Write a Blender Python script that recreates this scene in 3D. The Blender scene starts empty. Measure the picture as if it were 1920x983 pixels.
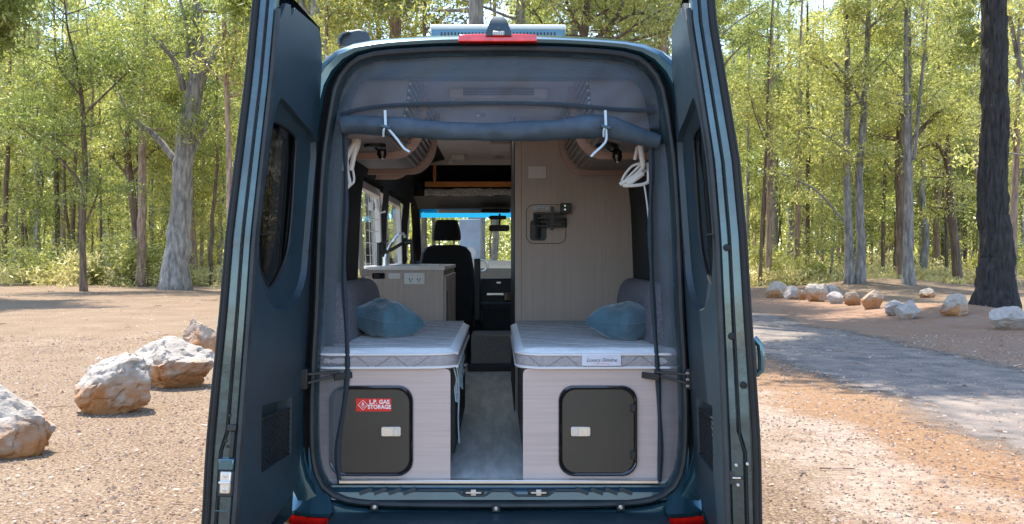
import bpy, bmesh, math, random
import numpy as np
from mathutils import Vector, Matrix, noise as mnoise
random.seed(7); RNG = np.random.default_rng(7)
SC = bpy.context.scene
COL = SC.collection
R = math.radians
# ------------------------------------------------------------------ camera, sky, sun, exposure
FPX, CX, HY, CAMZ, CAMD = 1726.0, 935.0, 480.0, 1.65, 4.1
cam = bpy.data.objects.new('camera', bpy.data.cameras.new('camera'))
COL.objects.link(cam)
cam.location = (0, -CAMD, CAMZ); cam.rotation_euler = (R(90), 0, 0)
cam.data.sensor_width = 36; cam.data.lens = FPX / 1920 * 36
cam.data.shift_x = 25 / 1920; cam.data.shift_y = -11.5 / 1920
cam.data.clip_end = 2000
SC.camera = cam
SUN = Vector((-0.22, 0.27, 0.87)).normalized()
W = bpy.data.worlds.new('World'); SC.world = W; W.use_nodes = True
nt = W.node_tree; bg = nt.nodes['Background']
sky = nt.nodes.new('ShaderNodeTexSky'); sky.sky_type = 'NISHITA'; sky.sun_disc = False
sky.sun_elevation = math.asin(SUN.z); sky.sun_rotation = math.atan2(SUN.x, SUN.y)
sky.air_density = 1.0; sky.dust_density = 0.6; sky.ozone_density = 1.2
nt.links.new(sky.outputs[0], bg.inputs[0]); bg.inputs[1].default_value = 0.15
sl = bpy.data.lights.new('sun', 'SUN'); sl.energy = 2.5; sl.angle = R(0.5); sl.color = (1.0, 0.94, 0.84)
so = bpy.data.objects.new('sun', sl); COL.objects.link(so)
so.location = (-20, 20, 60); so.rotation_euler = SUN.to_track_quat('Z', 'Y').to_euler()
SC.view_settings.view_transform = 'Standard'; SC.view_settings.look = 'None'
SC.view_settings.exposure = 2.0; SC.view_settings.gamma = 1.0
SC.cycles.max_bounces = 8; SC.cycles.transparent_max_bounces = 12
SC.cycles.diffuse_bounces = 4

def P(px, py, D):
    return Vector(((px - CX) / FPX * D, D - CAMD, CAMZ - (py - HY) / FPX * D))

# ------------------------------------------------------------------ materials
def srgb(h):
    c = [int(h[i:i + 2], 16) / 255 for i in (0, 2, 4)]
    return tuple(x / 12.92 if x <= .04045 else ((x + .055) / 1.055) ** 2.4 for x in c)
def mat(name, col, rough=.5, metal=0., var=0., vscale=8., vstretch=(1, 1, 1), bump=0., bscale=60., bstretch=(1, 1, 1),
        coat=0., spec=.5, col2=None, coords='Object', detail=5, objvar=0., sheen=0.):
    if isinstance(col, str): col = srgb(col)
    if isinstance(col2, str): col2 = srgb(col2)
    m = bpy.data.materials.new(name); m.use_nodes = True
    n = m.node_tree.nodes; l = m.node_tree.links; b = n['Principled BSDF']
    b.inputs['Base Color'].default_value = (*col, 1); b.inputs['Roughness'].default_value = rough
    b.inputs['Metallic'].default_value = metal; b.inputs['Specular IOR Level'].default_value = spec
    b.inputs['Coat Weight'].default_value = coat; b.inputs['Coat Roughness'].default_value = .06
    b.inputs['Sheen Weight'].default_value = sheen
    tc = n.new('ShaderNodeTexCoord')
    out = None
    if var or col2:
        mp = n.new('ShaderNodeMapping'); mp.inputs['Scale'].default_value = vstretch
        l.new(tc.outputs[coords], mp.inputs[0])
        nz = n.new('ShaderNodeTexNoise'); nz.inputs['Scale'].default_value = vscale; nz.inputs['Detail'].default_value = detail
        nz.inputs['Roughness'].default_value = .6
        l.new(mp.outputs[0], nz.inputs['Vector'])
        cr = n.new('ShaderNodeValToRGB')
        a = tuple(c * (1 - var) for c in col); c2 = col2 if col2 else tuple(min(1, c * (1 + var)) for c in col)
        cr.color_ramp.elements[0].position = .33; cr.color_ramp.elements[0].color = (*a, 1)
        cr.color_ramp.elements[1].position = .67; cr.color_ramp.elements[1].color = (*c2, 1)
        l.new(nz.outputs['Fac'], cr.inputs[0]); out = cr.outputs[0]
    if objvar:
        oi = n.new('ShaderNodeObjectInfo'); mr = n.new('ShaderNodeMapRange')
        mr.inputs['To Min'].default_value = 1 - objvar; mr.inputs['To Max'].default_value = 1 + objvar
        l.new(oi.outputs['Random'], mr.inputs[0])
        mx = n.new('ShaderNodeVectorMath'); mx.operation = 'SCALE'
        if out: l.new(out, mx.inputs[0])
        else: mx.inputs[0].default_value = col
        l.new(mr.outputs[0], mx.inputs['Scale']); out = mx.outputs[0]
    if out: l.new(out, b.inputs['Base Color'])
    if bump:
        mp = n.new('ShaderNodeMapping'); mp.inputs['Scale'].default_value = bstretch
        l.new(tc.outputs[coords], mp.inputs[0])
        nz = n.new('ShaderNodeTexNoise'); nz.inputs['Scale'].default_value = bscale; nz.inputs['Detail'].default_value = 4
        l.new(mp.outputs[0], nz.inputs['Vector'])
        bp = n.new('ShaderNodeBump'); bp.inputs['Strength'].default_value = bump; bp.inputs['Distance'].default_value = .02
        l.new(nz.outputs['Fac'], bp.inputs['Height']); l.new(bp.outputs[0], b.inputs['Normal'])
    return m

M = {}
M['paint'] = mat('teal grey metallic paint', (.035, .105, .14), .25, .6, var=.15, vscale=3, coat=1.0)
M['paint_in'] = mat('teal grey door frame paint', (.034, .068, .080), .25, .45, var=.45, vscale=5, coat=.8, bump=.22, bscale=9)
M['trim'] = mat('dark door lining plastic', (.017, .036, .048), .42, var=.12, vscale=4, bump=.15, bscale=420, spec=.5)
M['rubber'] = mat('black rubber', (.010, .011, .012), .6, spec=.3, var=.2, bump=.1, bscale=200)
M['seal'] = mat('worn grey rubber seal', (.025, .030, .033), .5, spec=.35, var=.3, vscale=6, bump=.05)
M['black'] = mat('black plastic', (.012, .013, .014), .45, bump=.1, bscale=300)
M['gloss_black'] = mat('gloss black plastic', (.01, .011, .012), .12, coat=.6)
M['carpet'] = mat('charcoal wall carpet', (.022, .023, .023), .95, var=.3, vscale=120, bump=.4, bscale=300)
M['ceiling'] = mat('pale ceiling lining', (.68, .61, .56), .7, var=.03, vscale=2)
M['lam'] = mat('grey oak laminate with level grain', (.52, .415, .38), .5, var=.08, vscale=5, vstretch=(.35, 1, 16), bump=.05, bscale=40, bstretch=(.2, 1, 8))
M['lamv'] = mat('grey oak laminate with upright grain', (.49, .385, .32), .55, var=.07, vscale=5, vstretch=(16, 16, .35), bump=.05, bscale=40, bstretch=(8, 8, .2))
M['lame'] = mat('laminate edging', (.46, .31, .25), .5, var=.1, vscale=6, vstretch=(.4, 1, 10))
M['slat'] = mat('satin grey slat', (.36, .33, .31), .35, .2)
M['floor'] = mat('grey wood vinyl', (.50, .52, .51), .38, var=.28, vscale=4, vstretch=(5, .8, 1), bump=.05, bscale=30, bstretch=(6, .6, 1))
M['alu'] = mat('brushed aluminium', (.62, .65, .66), .3, .9, var=.1, vscale=20, vstretch=(.2, 1, 1))
M['steel'] = mat('zinc steel', (.6, .58, .54), .35, .8, var=.1)
M['hatchp'] = mat('brown grey hatch skin', (.040, .034, .026), .42, var=.12, vscale=3, bump=.05, bscale=300)
M['white'] = mat('white plastic', (.72, .70, .66), .4, var=.04)
M['cream'] = mat('cream plastic', (.70, .63, .57), .45, var=.05)
M['taupe'] = mat('taupe locker panel', (.27, .225, .20), .55, var=.06, vscale=5)
M['dull'] = mat('weathered grey paint', (.22, .25, .28), .6, var=.15, vscale=3)
M['sillp'] = mat('deep blue sill paint', (.012, .05, .08), .3, .3, coat=.5, var=.2, vscale=6)
M['red'] = mat('red sticker', (.72, .012, .010), .4)
M['ink'] = mat('white print', (.85, .82, .8), .5)
M['ink_dark'] = mat('dark print', (.05, .05, .07), .6)
M['label'] = mat('pale fabric label', (.62, .64, .72), .7, var=.08, vscale=30)
M['matt'] = mat('white quilted ticking', (.82, .85, .85), .85, var=.05, vscale=40, bump=.15, bscale=180, sheen=.2)
M['mside'] = mat('grey mattress border fabric', (.36, .34, .345), .9, var=.12, vscale=60, bump=.2, bscale=300)
M['pipe'] = mat('white piping', (.72, .70, .70), .8)
M['velvet'] = mat('teal velvet', (.065, .15, .19), .8, var=.3, vscale=7, sheen=.5, bump=.45, bscale=13)
M['bolster'] = mat('speckled grey wool', (.10, .095, .11), .95, col2=(.27, .26, .29), var=.3, vscale=160, detail=2, bump=.3, bscale=300)
M['seat'] = mat('black seat cloth', (.012, .0125, .013), .9, var=.3, vscale=60)
M['dash'] = mat('dark dashboard plastic', (.018, .019, .02), .6, var=.2)
M['grey_tex'] = mat('grey carpeted box', (.21, .20, .18), .9, var=.2, vscale=90)
M['orange'] = mat('orange timber rail', (.85, .33, .09), .6, var=.15, vscale=5, vstretch=(1, 8, 8))
M['fluff'] = mat('pale woolly blanket', (.75, .74, .70), 1., var=.35, vscale=60, bump=.8, bscale=80)
M['cord'] = mat('off white cord', (.62, .56, .50), .7)
M['cordb'] = mat('pale blue white strap', (.55, .68, .74), .6)
M['binding'] = mat('dark screen binding tape', (.022, .034, .045), .8, var=.2, vscale=60)
M['roll'] = mat('rolled blue grey screen fabric', (.045, .070, .095), .55, var=.25, vscale=14, bump=.2, bscale=160, spec=.45)
M['amber'] = mat('orange lens', (.85, .18, .02), .15, coat=1)

def lens_mat():
    m = mat('red tail light lens', (.75, .012, .008), .12, coat=1., var=.25, vscale=30); return m
M['tail'] = lens_mat()
def translucent_screen(name, col, alpha, wave=True):
    m = bpy.data.materials.new(name); m.use_nodes = True
    n = m.node_tree.nodes; l = m.node_tree.links; n.remove(n['Principled BSDF'])
    o = n['Material Output']; d = n.new('ShaderNodeBsdfDiffuse'); d.inputs[0].default_value = (*col, 1)
    g = n.new('ShaderNodeBsdfGlossy'); g.inputs[0].default_value = (.5, .6, .7, 1); g.inputs[1].default_value = .55
    ad = n.new('ShaderNodeMixShader'); ad.inputs[0].default_value = .12
    l.new(d.outputs[0], ad.inputs[1]); l.new(g.outputs[0], ad.inputs[2])
    t = n.new('ShaderNodeBsdfTransparent'); t.inputs[0].default_value = (.95, .95, .96, 1)
    mx = n.new('ShaderNodeMixShader'); l.new(t.outputs[0], mx.inputs[1]); l.new(ad.outputs[0], mx.inputs[2])
    tc = n.new('ShaderNodeTexCoord'); nz = n.new('ShaderNodeTexNoise'); nz.inputs['Scale'].default_value = 5
    l.new(tc.outputs['Object'], nz.inputs['Vector'])
    mr = n.new('ShaderNodeMapRange'); mr.inputs['To Min'].default_value = alpha - .14; mr.inputs['To Max'].default_value = alpha + .14
    l.new(nz.outputs['Fac'], mr.inputs[0]); l.new(mr.outputs[0], mx.inputs[0]); l.new(mx.outputs[0], o.inputs[0])
    return m
M['mesh'] = translucent_screen('fine insect mesh', (.095, .105, .125), .46)
M['net'] = mat('black elastic net', (.01, .011, .012), .7)
def glass(name, tint, tr, rough=.02):
    m = bpy.data.materials.new(name); m.use_nodes = True
    n = m.node_tree.nodes; l = m.node_tree.links; n.remove(n['Principled BSDF'])
    o = n['Material Output']; g = n.new('ShaderNodeBsdfGlossy'); g.inputs[0].default_value = (.9, .9, .9, 1); g.inputs[1].default_value = rough
    t = n.new('ShaderNodeBsdfTransparent'); t.inputs[0].default_value = (*[tr * c for c in tint], 1)
    lw = n.new('ShaderNodeLayerWeight'); pw = n.new('ShaderNodeMath'); pw.operation = 'POWER'; pw.inputs[1].default_value = 5; l.new(lw.outputs['Facing'], pw.inputs[0])
    fr = n.new('ShaderNodeMath'); fr.operation = 'MULTIPLY_ADD'; fr.inputs[1].default_value = .9; fr.inputs[2].default_value = .05; l.new(pw.outputs[0], fr.inputs[0])
    mx = n.new('ShaderNodeMixShader'); l.new(fr.outputs[0], mx.inputs[0]); l.new(t.outputs[0], mx.inputs[1]); l.new(g.outputs[0], mx.inputs[2])
    l.new(mx.outputs[0], o.inputs[0]); return m
M['tint'] = glass('dark privacy glass', (1, .86, .72), .16)
M['glass'] = glass('clear glass', (.9, .97, 1.), .9)
M['blueband'] = mat('blue sun band film', (.01, .18, .32), .2)
_n = M['blueband'].node_tree.nodes; _t = _n.new('ShaderNodeBsdfTranslucent'); _t.inputs[0].default_value = (.01, .17, .31, 1); _m = _n.new('ShaderNodeMixShader'); _m.inputs[0].default_value = .85
M['blueband'].node_tree.links.new(_n['Principled BSDF'].outputs[0], _m.inputs[1]); M['blueband'].node_tree.links.new(_t.outputs[0], _m.inputs[2]); M['blueband'].node_tree.links.new(_m.outputs[0], _n['Material Output'].inputs[0])

def leaf_mat(name, c1, c2, trans=.45):
    m = bpy.data.materials.new(name); m.use_nodes = True
    n = m.node_tree.nodes; l = m.node_tree.links; n.remove(n['Principled BSDF'])
    o = n['Material Output']
    ge = n.new('ShaderNodeNewGeometry'); oi = n.new('ShaderNodeObjectInfo')
    ad = n.new('ShaderNodeMath'); ad.operation = 'MULTIPLY_ADD'; ad.inputs[1].default_value = .65
    ob = n.new('ShaderNodeMath'); ob.operation = 'MULTIPLY'; ob.inputs[1].default_value = .35
    l.new(oi.outputs['Random'], ob.inputs[0]); l.new(ge.outputs['Random Per Island'], ad.inputs[0]); l.new(ob.outputs[0], ad.inputs[2])
    tc = n.new('ShaderNodeTexCoord'); nz = n.new('ShaderNodeTexNoise'); nz.inputs['Scale'].default_value = .75; nz.inputs['Detail'].default_value = 3; l.new(tc.outputs['Object'], nz.inputs['Vector'])
    nn = n.new('ShaderNodeMath'); nn.operation = 'MULTIPLY_ADD'; nn.inputs[1].default_value = 1.0; nn.inputs[2].default_value = -.45; l.new(nz.outputs['Fac'], nn.inputs[0])
    a2 = n.new('ShaderNodeMath'); a2.operation = 'ADD'; a2.use_clamp = True; l.new(ad.outputs[0], a2.inputs[0]); l.new(nn.outputs[0], a2.inputs[1]); ad = a2
    cr = n.new('ShaderNodeValToRGB'); cr.color_ramp.elements[0].color = (*c1, 1); cr.color_ramp.elements[1].color = (*c2, 1); e3 = cr.color_ramp.elements.new(.55); e3.color = (*[a * .45 + b_ * .42 for a, b_ in zip(c1, c2)], 1)
    l.new(ad.outputs[0], cr.inputs[0])
    d = n.new('ShaderNodeBsdfDiffuse'); t = n.new('ShaderNodeBsdfTranslucent'); g = n.new('ShaderNodeBsdfGlossy'); g.inputs[1].default_value = .45
    g.inputs[0].default_value = (.8, .8, .7, 1)
    l.new(cr.outputs[0], d.inputs[0])
    hs = n.new('ShaderNodeHueSaturation'); hs.inputs['Saturation'].default_value = 1.15; hs.inputs['Value'].default_value = 1.75
    l.new(cr.outputs[0], hs.inputs['Color']); l.new(hs.outputs[0], t.inputs[0])
    m1 = n.new('ShaderNodeMixShader'); m1.inputs[0].default_value = trans; l.new(d.outputs[0], m1.inputs[1]); l.new(t.outputs[0], m1.inputs[2])
    m2 = n.new('ShaderNodeMixShader'); m2.inputs[0].default_value = .07; l.new(m1.outputs[0], m2.inputs[1]); l.new(g.outputs[0], m2.inputs[2])
    l.new(m2.outputs[0], o.inputs[0]); return m
M['leaf'] = leaf_mat('gum leaves', (.07, .105, .018), (.66, .62, .22), .46)
M['leaf_dark'] = leaf_mat('deep green gum leaves', (.045, .08, .018), (.42, .45, .14), .46)
M['grass'] = leaf_mat('dry undergrowth blades', (.28, .28, .09), (.72, .62, .32), .4)
M['bark_grey'] = mat('blue grey smooth bark', (.13, .125, .125), .9, col2=(.34, .31, .28), var=.3, vscale=2.5, vstretch=(3, 3, .7), bump=.5, bscale=8, bstretch=(3, 3, .5), objvar=.18)
M['bark_pink'] = mat('pinkish brown bark', (.20, .125, .09), .9, col2=(.42, .30, .23), var=.3, vscale=2.5, vstretch=(3, 3, .6), bump=.5, bscale=8, bstretch=(3, 3, .5), objvar=.2)
M['bark_brown'] = mat('brown rough bark', (.085, .058, .042), .95, col2=(.20, .14, .10), var=.3, vscale=3, vstretch=(3, 3, .5), bump=.6, bscale=10, bstretch=(3, 3, .5), objvar=.2)
M['bark_iron'] = mat('black furrowed ironbark', (.008, .008, .008), .95, col2=(.042, .036, .034), var=.3, vscale=5, vstretch=(3, 3, .5), bump=1., bscale=9, bstretch=(3, 3, .4))
def rock_mat(name, top, low, zs):
    m = mat(name, top, .95, var=.17, vscale=9, bump=.8, bscale=22, detail=9, spec=.15)
    n = m.node_tree.nodes; l = m.node_tree.links; b = n['Principled BSDF']
    src = b.inputs['Base Color'].links[0].from_socket
    tc = n['Texture Coordinate'] if 'Texture Coordinate' in n else n.new('ShaderNodeTexCoord')
    sx = n.new('ShaderNodeSeparateXYZ'); l.new(tc.outputs['Generated'], sx.inputs[0])
    nz = n.new('ShaderNodeTexNoise'); nz.inputs['Scale'].default_value = 3.2; nz.inputs['Detail'].default_value = 6
    l.new(tc.outputs['Generated'], nz.inputs['Vector'])
    a = n.new('ShaderNodeMath'); a.operation = 'MULTIPLY_ADD'; a.inputs[1].default_value = 1.2
    l.new(nz.outputs['Fac'], a.inputs[0]); l.new(sx.outputs['Z'], a.inputs[2])
    cr = n.new('ShaderNodeValToRGB'); cr.color_ramp.elements[0].position = zs - .08; cr.color_ramp.elements[0].color = (1, 1, 1, 1)
    cr.color_ramp.elements[1].position = zs + .08; cr.color_ramp.elements[1].color = (0, 0, 0, 1)
    sub = n.new('ShaderNodeMath'); sub.operation = 'MULTIPLY'; sub.inputs[1].default_value = .5
    l.new(a.outputs[0], sub.inputs[0]); l.new(sub.outputs[0], cr.inputs[0])
    mx = n.new('ShaderNodeMix'); mx.data_type = 'RGBA'
    l.new(cr.outputs[0], mx.inputs['Factor']); l.new(src, mx.inputs['A']); mx.inputs['B'].default_value = (*low, 1)
    l.new(mx.outputs['Result'], b.inputs['Base Color']); return m
M['rock'] = rock_mat('pale sandstone stained orange below', (.36, .31, .26), (.36, .17, .07), .50)
M['rock2'] = rock_mat('tan sandstone', (.34, .26, .195), (.34, .16, .07), .58)
M['rock3'] = rock_mat('pale grey sandstone', (.36, .32, .29), (.32, .20, .12), .38)

# ------------------------------------------------------------------ mesh helpers
class MB:
    def __init__(s): s.v = []; s.f = []; s.sm = []
    def add(s, vs, fs, smooth=False):
        o = len(s.v); s.v += [tuple(v) for v in vs]
        for f in fs: s.f.append(tuple(i + o for i in f)); s.sm.append(smooth)
        return s
    def box(s, x0, x1, y0, y1, z0, z1, m=None):
        vs = [Vector((x, y, z)) for x in (x0, x1) for y in (y0, y1) for z in (z0, z1)]
        if m is not None: vs = [m @ v for v in vs]
        return s.add(vs, [(0, 1, 3, 2), (4, 6, 7, 5), (0, 4, 5, 1), (2, 3, 7, 6), (0, 2, 6, 4), (1, 5, 7, 3)])
    def bar(s, a, b, w, h, up=Vector((0, 0, 1))):
        a = Vector(a); b = Vector(b); d = (b - a).normalized(); r = d.cross(up)
        if r.length < 1e-4: r = d.cross(Vector((1, 0, 0)))
        r.normalize(); u = r.cross(d)
        vs = [p + r * sx * w / 2 + u * sy * h / 2 for p in (a, b) for sx, sy in ((-1, -1), (1, -1), (1, 1), (-1, 1))]
        return s.add(vs, [(3, 2, 1, 0), (4, 5, 6, 7), (0, 1, 5, 4), (1, 2, 6, 5), (2, 3, 7, 6), (3, 0, 4, 7)])
    def tube(s, pts, rad, n=8, cap=True, flat=1.):
        pts = [Vector(p) for p in pts]; k = len(pts)
        if not hasattr(rad, '__len__'): rad = [rad] * k
        vs = []; prev = None
        for i, p in enumerate(pts):
            t = (pts[min(i + 1, k - 1)] - pts[max(i - 1, 0)]).normalized()
            if prev is None:
                prev = t.cross(Vector((0, 1, 0))) if abs(t.y) < .9 else t.cross(Vector((1, 0, 0)))
            r = (prev - t * prev.dot(t)); r.normalize(); prev = r; u = t.cross(r)
            for j in range(n):
                a = 2 * math.pi * j / n; vs.append(p + (r * math.cos(a) + u * math.sin(a) * flat) * rad[i])
        fs = [(i * n + j, i * n + (j + 1) % n, (i + 1) * n + (j + 1) % n, (i + 1) * n + j) for i in range(k - 1) for j in range(n)]
        if cap: fs += [tuple(reversed(range(n))), tuple((k - 1) * n + j for j in range(n))]
        return s.add(vs, fs, True)
    def loft(s, loops, closed=True, smooth=True, cap0=False, cap1=False):
        n = len(loops[0]); vs = [p for L in loops for p in L]; m = n if closed else n - 1
        fs = [(i * n + j, i * n + (j + 1) % n, (i + 1) * n + (j + 1) % n, (i + 1) * n + j) for i in range(len(loops) - 1) for j in range(m)]
        if cap0: fs.append(tuple(reversed(range(n))))
        if cap1: fs.append(tuple((len(loops) - 1) * n + j for j in range(n)))
        return s.add(vs, fs, smooth)
    def prism(s, poly, fn, t0, t1, smooth=False):
        return s.loft([[fn(a, b, t0) for a, b in poly], [fn(a, b, t1) for a, b in poly]], smooth=smooth, cap0=True, cap1=True)
    def mesh(s, name, off=None):
        me = bpy.data.meshes.new(name)
        vs = s.v if off is None else [(a - off[0], b - off[1], c - off[2]) for a, b, c in s.v]
        me.from_pydata(vs, [], s.f)
        me.polygons.foreach_set('use_smooth', s.sm); me.update()
        return me
def link(name, me, m, parent=None, bevel=0., autosmooth=True):
    o = bpy.data.objects.new(name, me); COL.objects.link(o)
    if m is not None and not me.materials: me.materials.append(m)
    if parent is not None: o.parent = parent
    if bevel:
        bv = o.modifiers.new('bevel', 'BEVEL'); bv.width = bevel; bv.segments = 2; bv.limit_method = 'ANGLE'; bv.angle_limit = R(40)
    return o
def part(name, mb, m, parent, bevel=0.):
    """world-space mesh builder -> child object (all parents stand unrotated)"""
    off = WLOC[parent.name]; o = link(name, None_mesh(mb, name, off), M[m] if isinstance(m, str) else m, parent, bevel)
    WLOC[o.name] = off; fixn(o); return o
def None_mesh(mb, name, off): return mb.mesh(name, off)
def fixn(o):
    bm = bmesh.new(); bm.from_mesh(o.data); bmesh.ops.recalc_face_normals(bm, faces=bm.faces); bm.to_mesh(o.data); bm.free()
    o.data.set_sharp_from_angle(angle=R(30))
WLOC = {}
def tag(o, label=None, cat=None, group=None, kind=None):
    if label: o['label'] = label
    if cat: o['category'] = cat
    if group: o['group'] = group
    if kind: o['kind'] = kind
    return o
def thing(name, loc, label, cat, group=None):
    o = bpy.data.objects.new(name, None); o.empty_display_size = .2; COL.objects.link(o); o.location = loc
    WLOC[o.name] = tuple(loc); return tag(o, label, cat, group)
def solid(name, mb, m, loc, label, cat, group=None, bevel=0.):
    o = link(name, mb.mesh(name, loc), M[m] if isinstance(m, str) else m, None, bevel); o.location = loc; fixn(o)
    WLOC[o.name] = tuple(loc)
    return tag(o, label, cat, group)
def catmull(pts, n, closed=False):
    pts = [Vector(p) for p in pts]; k = len(pts); out = []; segs = k if closed else k - 1
    g = (lambda i: pts[i % k]) if closed else (lambda i: pts[max(0, min(k - 1, i))])
    L = [(g(i + 1) - g(i)).length for i in range(segs)]; tot = sum(L)
    for q in range(n):
        d = tot * q / (n if closed else n - 1); i = 0
        while i < segs - 1 and d > L[i]: d -= L[i]; i += 1
        t = min(1, d / max(L[i], 1e-9)); a, b, c, e = g(i - 1), g(i), g(i + 1), g(i + 2)
        out.append(.5 * ((2 * b) + (c - a) * t + (2 * a - 5 * b + 4 * c - e) * t * t + (3 * b - a - 3 * c + e) * t ** 3))
    return out
def rrect(x0, x1, z0, z1, r, n=6):
    out = []
    for cx, cz, a0 in ((x1 - r, z1 - r, 0), (x0 + r, z1 - r, 90), (x0 + r, z0 + r, 180), (x1 - r, z0 + r, 270)):
        for i in range(n + 1):
            a = R(a0 + 90 * i / n); out.append((cx + r * math.cos(a), cz + r * math.sin(a)))
    return out
def filled(loops, fn, name='panel'):
    """planar sheet bounded by loops[0] with holes loops[1:], mapped by fn(a,b)"""
    bm = bmesh.new(); es = []
    for L in loops:
        vs = [bm.verts.new((a, b, 0)) for a, b in L]
        es += [bm.edges.new((vs[i], vs[(i + 1) % len(vs)])) for i in range(len(vs))]
    bmesh.ops.triangle_fill(bm, use_beauty=True, use_dissolve=False, edges=es)
    mb = MB(); bm.verts.index_update()
    mb.add([fn(v.co.x, v.co.y) for v in bm.verts], [tuple(v.index for v in f.verts) for f in bm.faces]); bm.free(); return mb
def text(name, body, size, m, parent, loc, align='CENTER', shear=0., offset=0., width=None, rot=(R(90), 0, 0), sx=1.):
    cu = bpy.data.curves.new(name, 'FONT'); cu.body = body; cu.size = size; cu.align_x = align; cu.align_y = 'CENTER'
    cu.shear = shear; cu.offset = offset; cu.extrude = .0006; cu.resolution_u = 3
    t = bpy.data.objects.new(name, cu); COL.objects.link(t)
    bpy.context.view_layer.update()
    me = bpy.data.meshes.new_from_object(t.evaluated_get(bpy.context.evaluated_depsgraph_get()))
    bpy.data.objects.remove(t); bpy.data.curves.remove(cu)
    mtx = Matrix.Translation(Vector(loc) - Vector(WLOC[parent.name])) @ Matrix.Rotation(rot[0], 4, 'X') @ Matrix.Diagonal((sx, 1, 1, 1))
    me.transform(mtx); me.materials.clear()
    o = link(name, me, M[m], parent); WLOC[o.name] = WLOC[parent.name]; return o

# ------------------------------------------------------------------ ground
def gz(x, y):
    D = y + CAMD; z = 0.
    z += .55 * math.exp(-(((x - 19.0) / 3.6) ** 2 + ((y - 41) / 3.0) ** 2))
    z += .60 * math.exp(-(((x - 29.0) / 4.5) ** 2 + ((y - 43) / 2.5) ** 2))
    z += .35 * math.exp(-(((x - 12.5) / 1.6) ** 2 + ((y - 21) / 4.0) ** 2))
    z += .02 * mnoise.noise(Vector((x * .5, y * .5, 0))) * (1 if D > 8 else .5)
    if D > 50: z += .25 * mnoise.noise(Vector((x * .08, y * .08, 3)))
    return z
def ground():
    xs = sorted(set([round(v, 3) for v in list(np.arange(-40, 40.1, .8)) + list(np.geomspace(41, 600, 22)) + list(-np.geomspace(41, 600, 22))]))
    ys = sorted(set([round(v, 3) for v in list(np.arange(-12, 60, .8)) + list(np.geomspace(61, 900, 26)) + list(-np.geomspace(13, 500, 16))]))
    mb = MB(); mb.add([(x, y, gz(x, y)) for y in ys for x in xs],
        [(j * len(xs) + i, j * len(xs) + i + 1, (j + 1) * len(xs) + i + 1, (j + 1) * len(xs) + i) for j in range(len(ys) - 1) for i in range(len(xs) - 1)], True)
    m = bpy.data.materials.new('pink brown gravel and orange earth'); m.use_nodes = True
    n = m.node_tree.nodes; l = m.node_tree.links; b = n['Principled BSDF']; b.inputs['Roughness'].default_value = .95
    b.inputs['Specular IOR Level'].default_value = .1
    tc = n.new('ShaderNodeTexCoord'); sx = n.new('ShaderNodeSeparateXYZ'); l.new(tc.outputs['Object'], sx.inputs[0])
    def noise(sc, det=5, stretch=None):
        z = n.new('ShaderNodeTexNoise'); z.inputs['Scale'].default_value = sc; z.inputs['Detail'].default_value = det; z.inputs['Roughness'].default_value = .65
        if stretch:
            mp = n.new('ShaderNodeMapping'); mp.inputs['Scale'].default_value = stretch; l.new(tc.outputs['Object'], mp.inputs[0]); l.new(mp.outputs[0], z.inputs['Vector'])
        else: l.new(tc.outputs['Object'], z.inputs['Vector'])
        return z.outputs['Fac']
    def ramp(src, stops, interp='LINEAR'):
        c = n.new('ShaderNodeValToRGB'); c.color_ramp.interpolation = interp
        e = c.color_ramp.elements
        while len(e) < len(stops): e.new(.5)
        for i, (p, col) in enumerate(stops): e[i].position = p; e[i].color = (*col, 1) if len(col) == 3 else col
        l.new(src, c.inputs[0]); return c.outputs[0]
    def mix(f, a, bb):
        x = n.new('ShaderNodeMix'); x.data_type = 'RGBA'
        if isinstance(f, float): x.inputs['Factor'].default_value = f
        else: l.new(f, x.inputs['Factor'])
        for s, v in (('A', a), ('B', bb)):
            if isinstance(v, tuple): x.inputs[s].default_value = (*v, 1)
            else: l.new(v, x.inputs[s])
        return x.outputs['Result']
    def math_(op, a, bb):
        x = n.new('ShaderNodeMath'); x.operation = op
        for i, v in enumerate((a, bb)):
            if isinstance(v, (int, float)): x.inputs[i].default_value = v
            else: l.new(v, x.inputs[i])
        return x.outputs[0]
    base = ramp(noise(.7, 8), [(.3, (.125, .075, .044)), (.48, (.21, .14, .088)), (.7, (.31, .23, .155))])
    fine = ramp(noise(38, 8), [(.36, (.06, .035, .022)), (.5, (.21, .145, .096)), (.64, (.47, .38, .27))])
    colr = mix(.6, base, fine)
    # bands on the right run beside the road
    wob = math_('MULTIPLY', math_('SUBTRACT', noise(.8, 8), .5), 3.2)
    X = math_('ADD', sx.outputs['X'], wob)
    def band(a0, a1, soft):
        u = math_('DIVIDE', X, 20.)
        return ramp(u, [(max(0, (a0 - soft) / 20), (0, 0, 0)), (a0 / 20, (1, 1, 1)), (a1 / 20, (1, 1, 1)), ((a1 + soft) / 20, (0, 0, 0))])
    colr = mix(math_('MULTIPLY', band(3.5, 4.2, 1.3), .62), colr, ramp(noise(9, 6), [(.3, (.20, .095, .04)), (.7, (.36, .21, .11))]))
    colr = mix(math_('MULTIPLY', band(2.6, 2.9, .5), .6), colr, ramp(noise(12, 6), [(.35, (.26, .19, .155)), (.65, (.50, .42, .34))]))
    colr = mix(math_('MULTIPLY', band(8.4, 12., 1.8), .55), colr, ramp(noise(3, 6), [(.35, (.34, .16, .08)), (.65, (.32, .22, .17))]))
    far = math_('GREATER_THAN', sx.outputs['Y'], 50.)
    farf = ramp(math_('DIVIDE', math_('ADD', sx.outputs['Y'], math_('MULTIPLY', wob, 4.)), 100.), [(.46, (0, 0, 0)), (.56, (1, 1, 1))])
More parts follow.
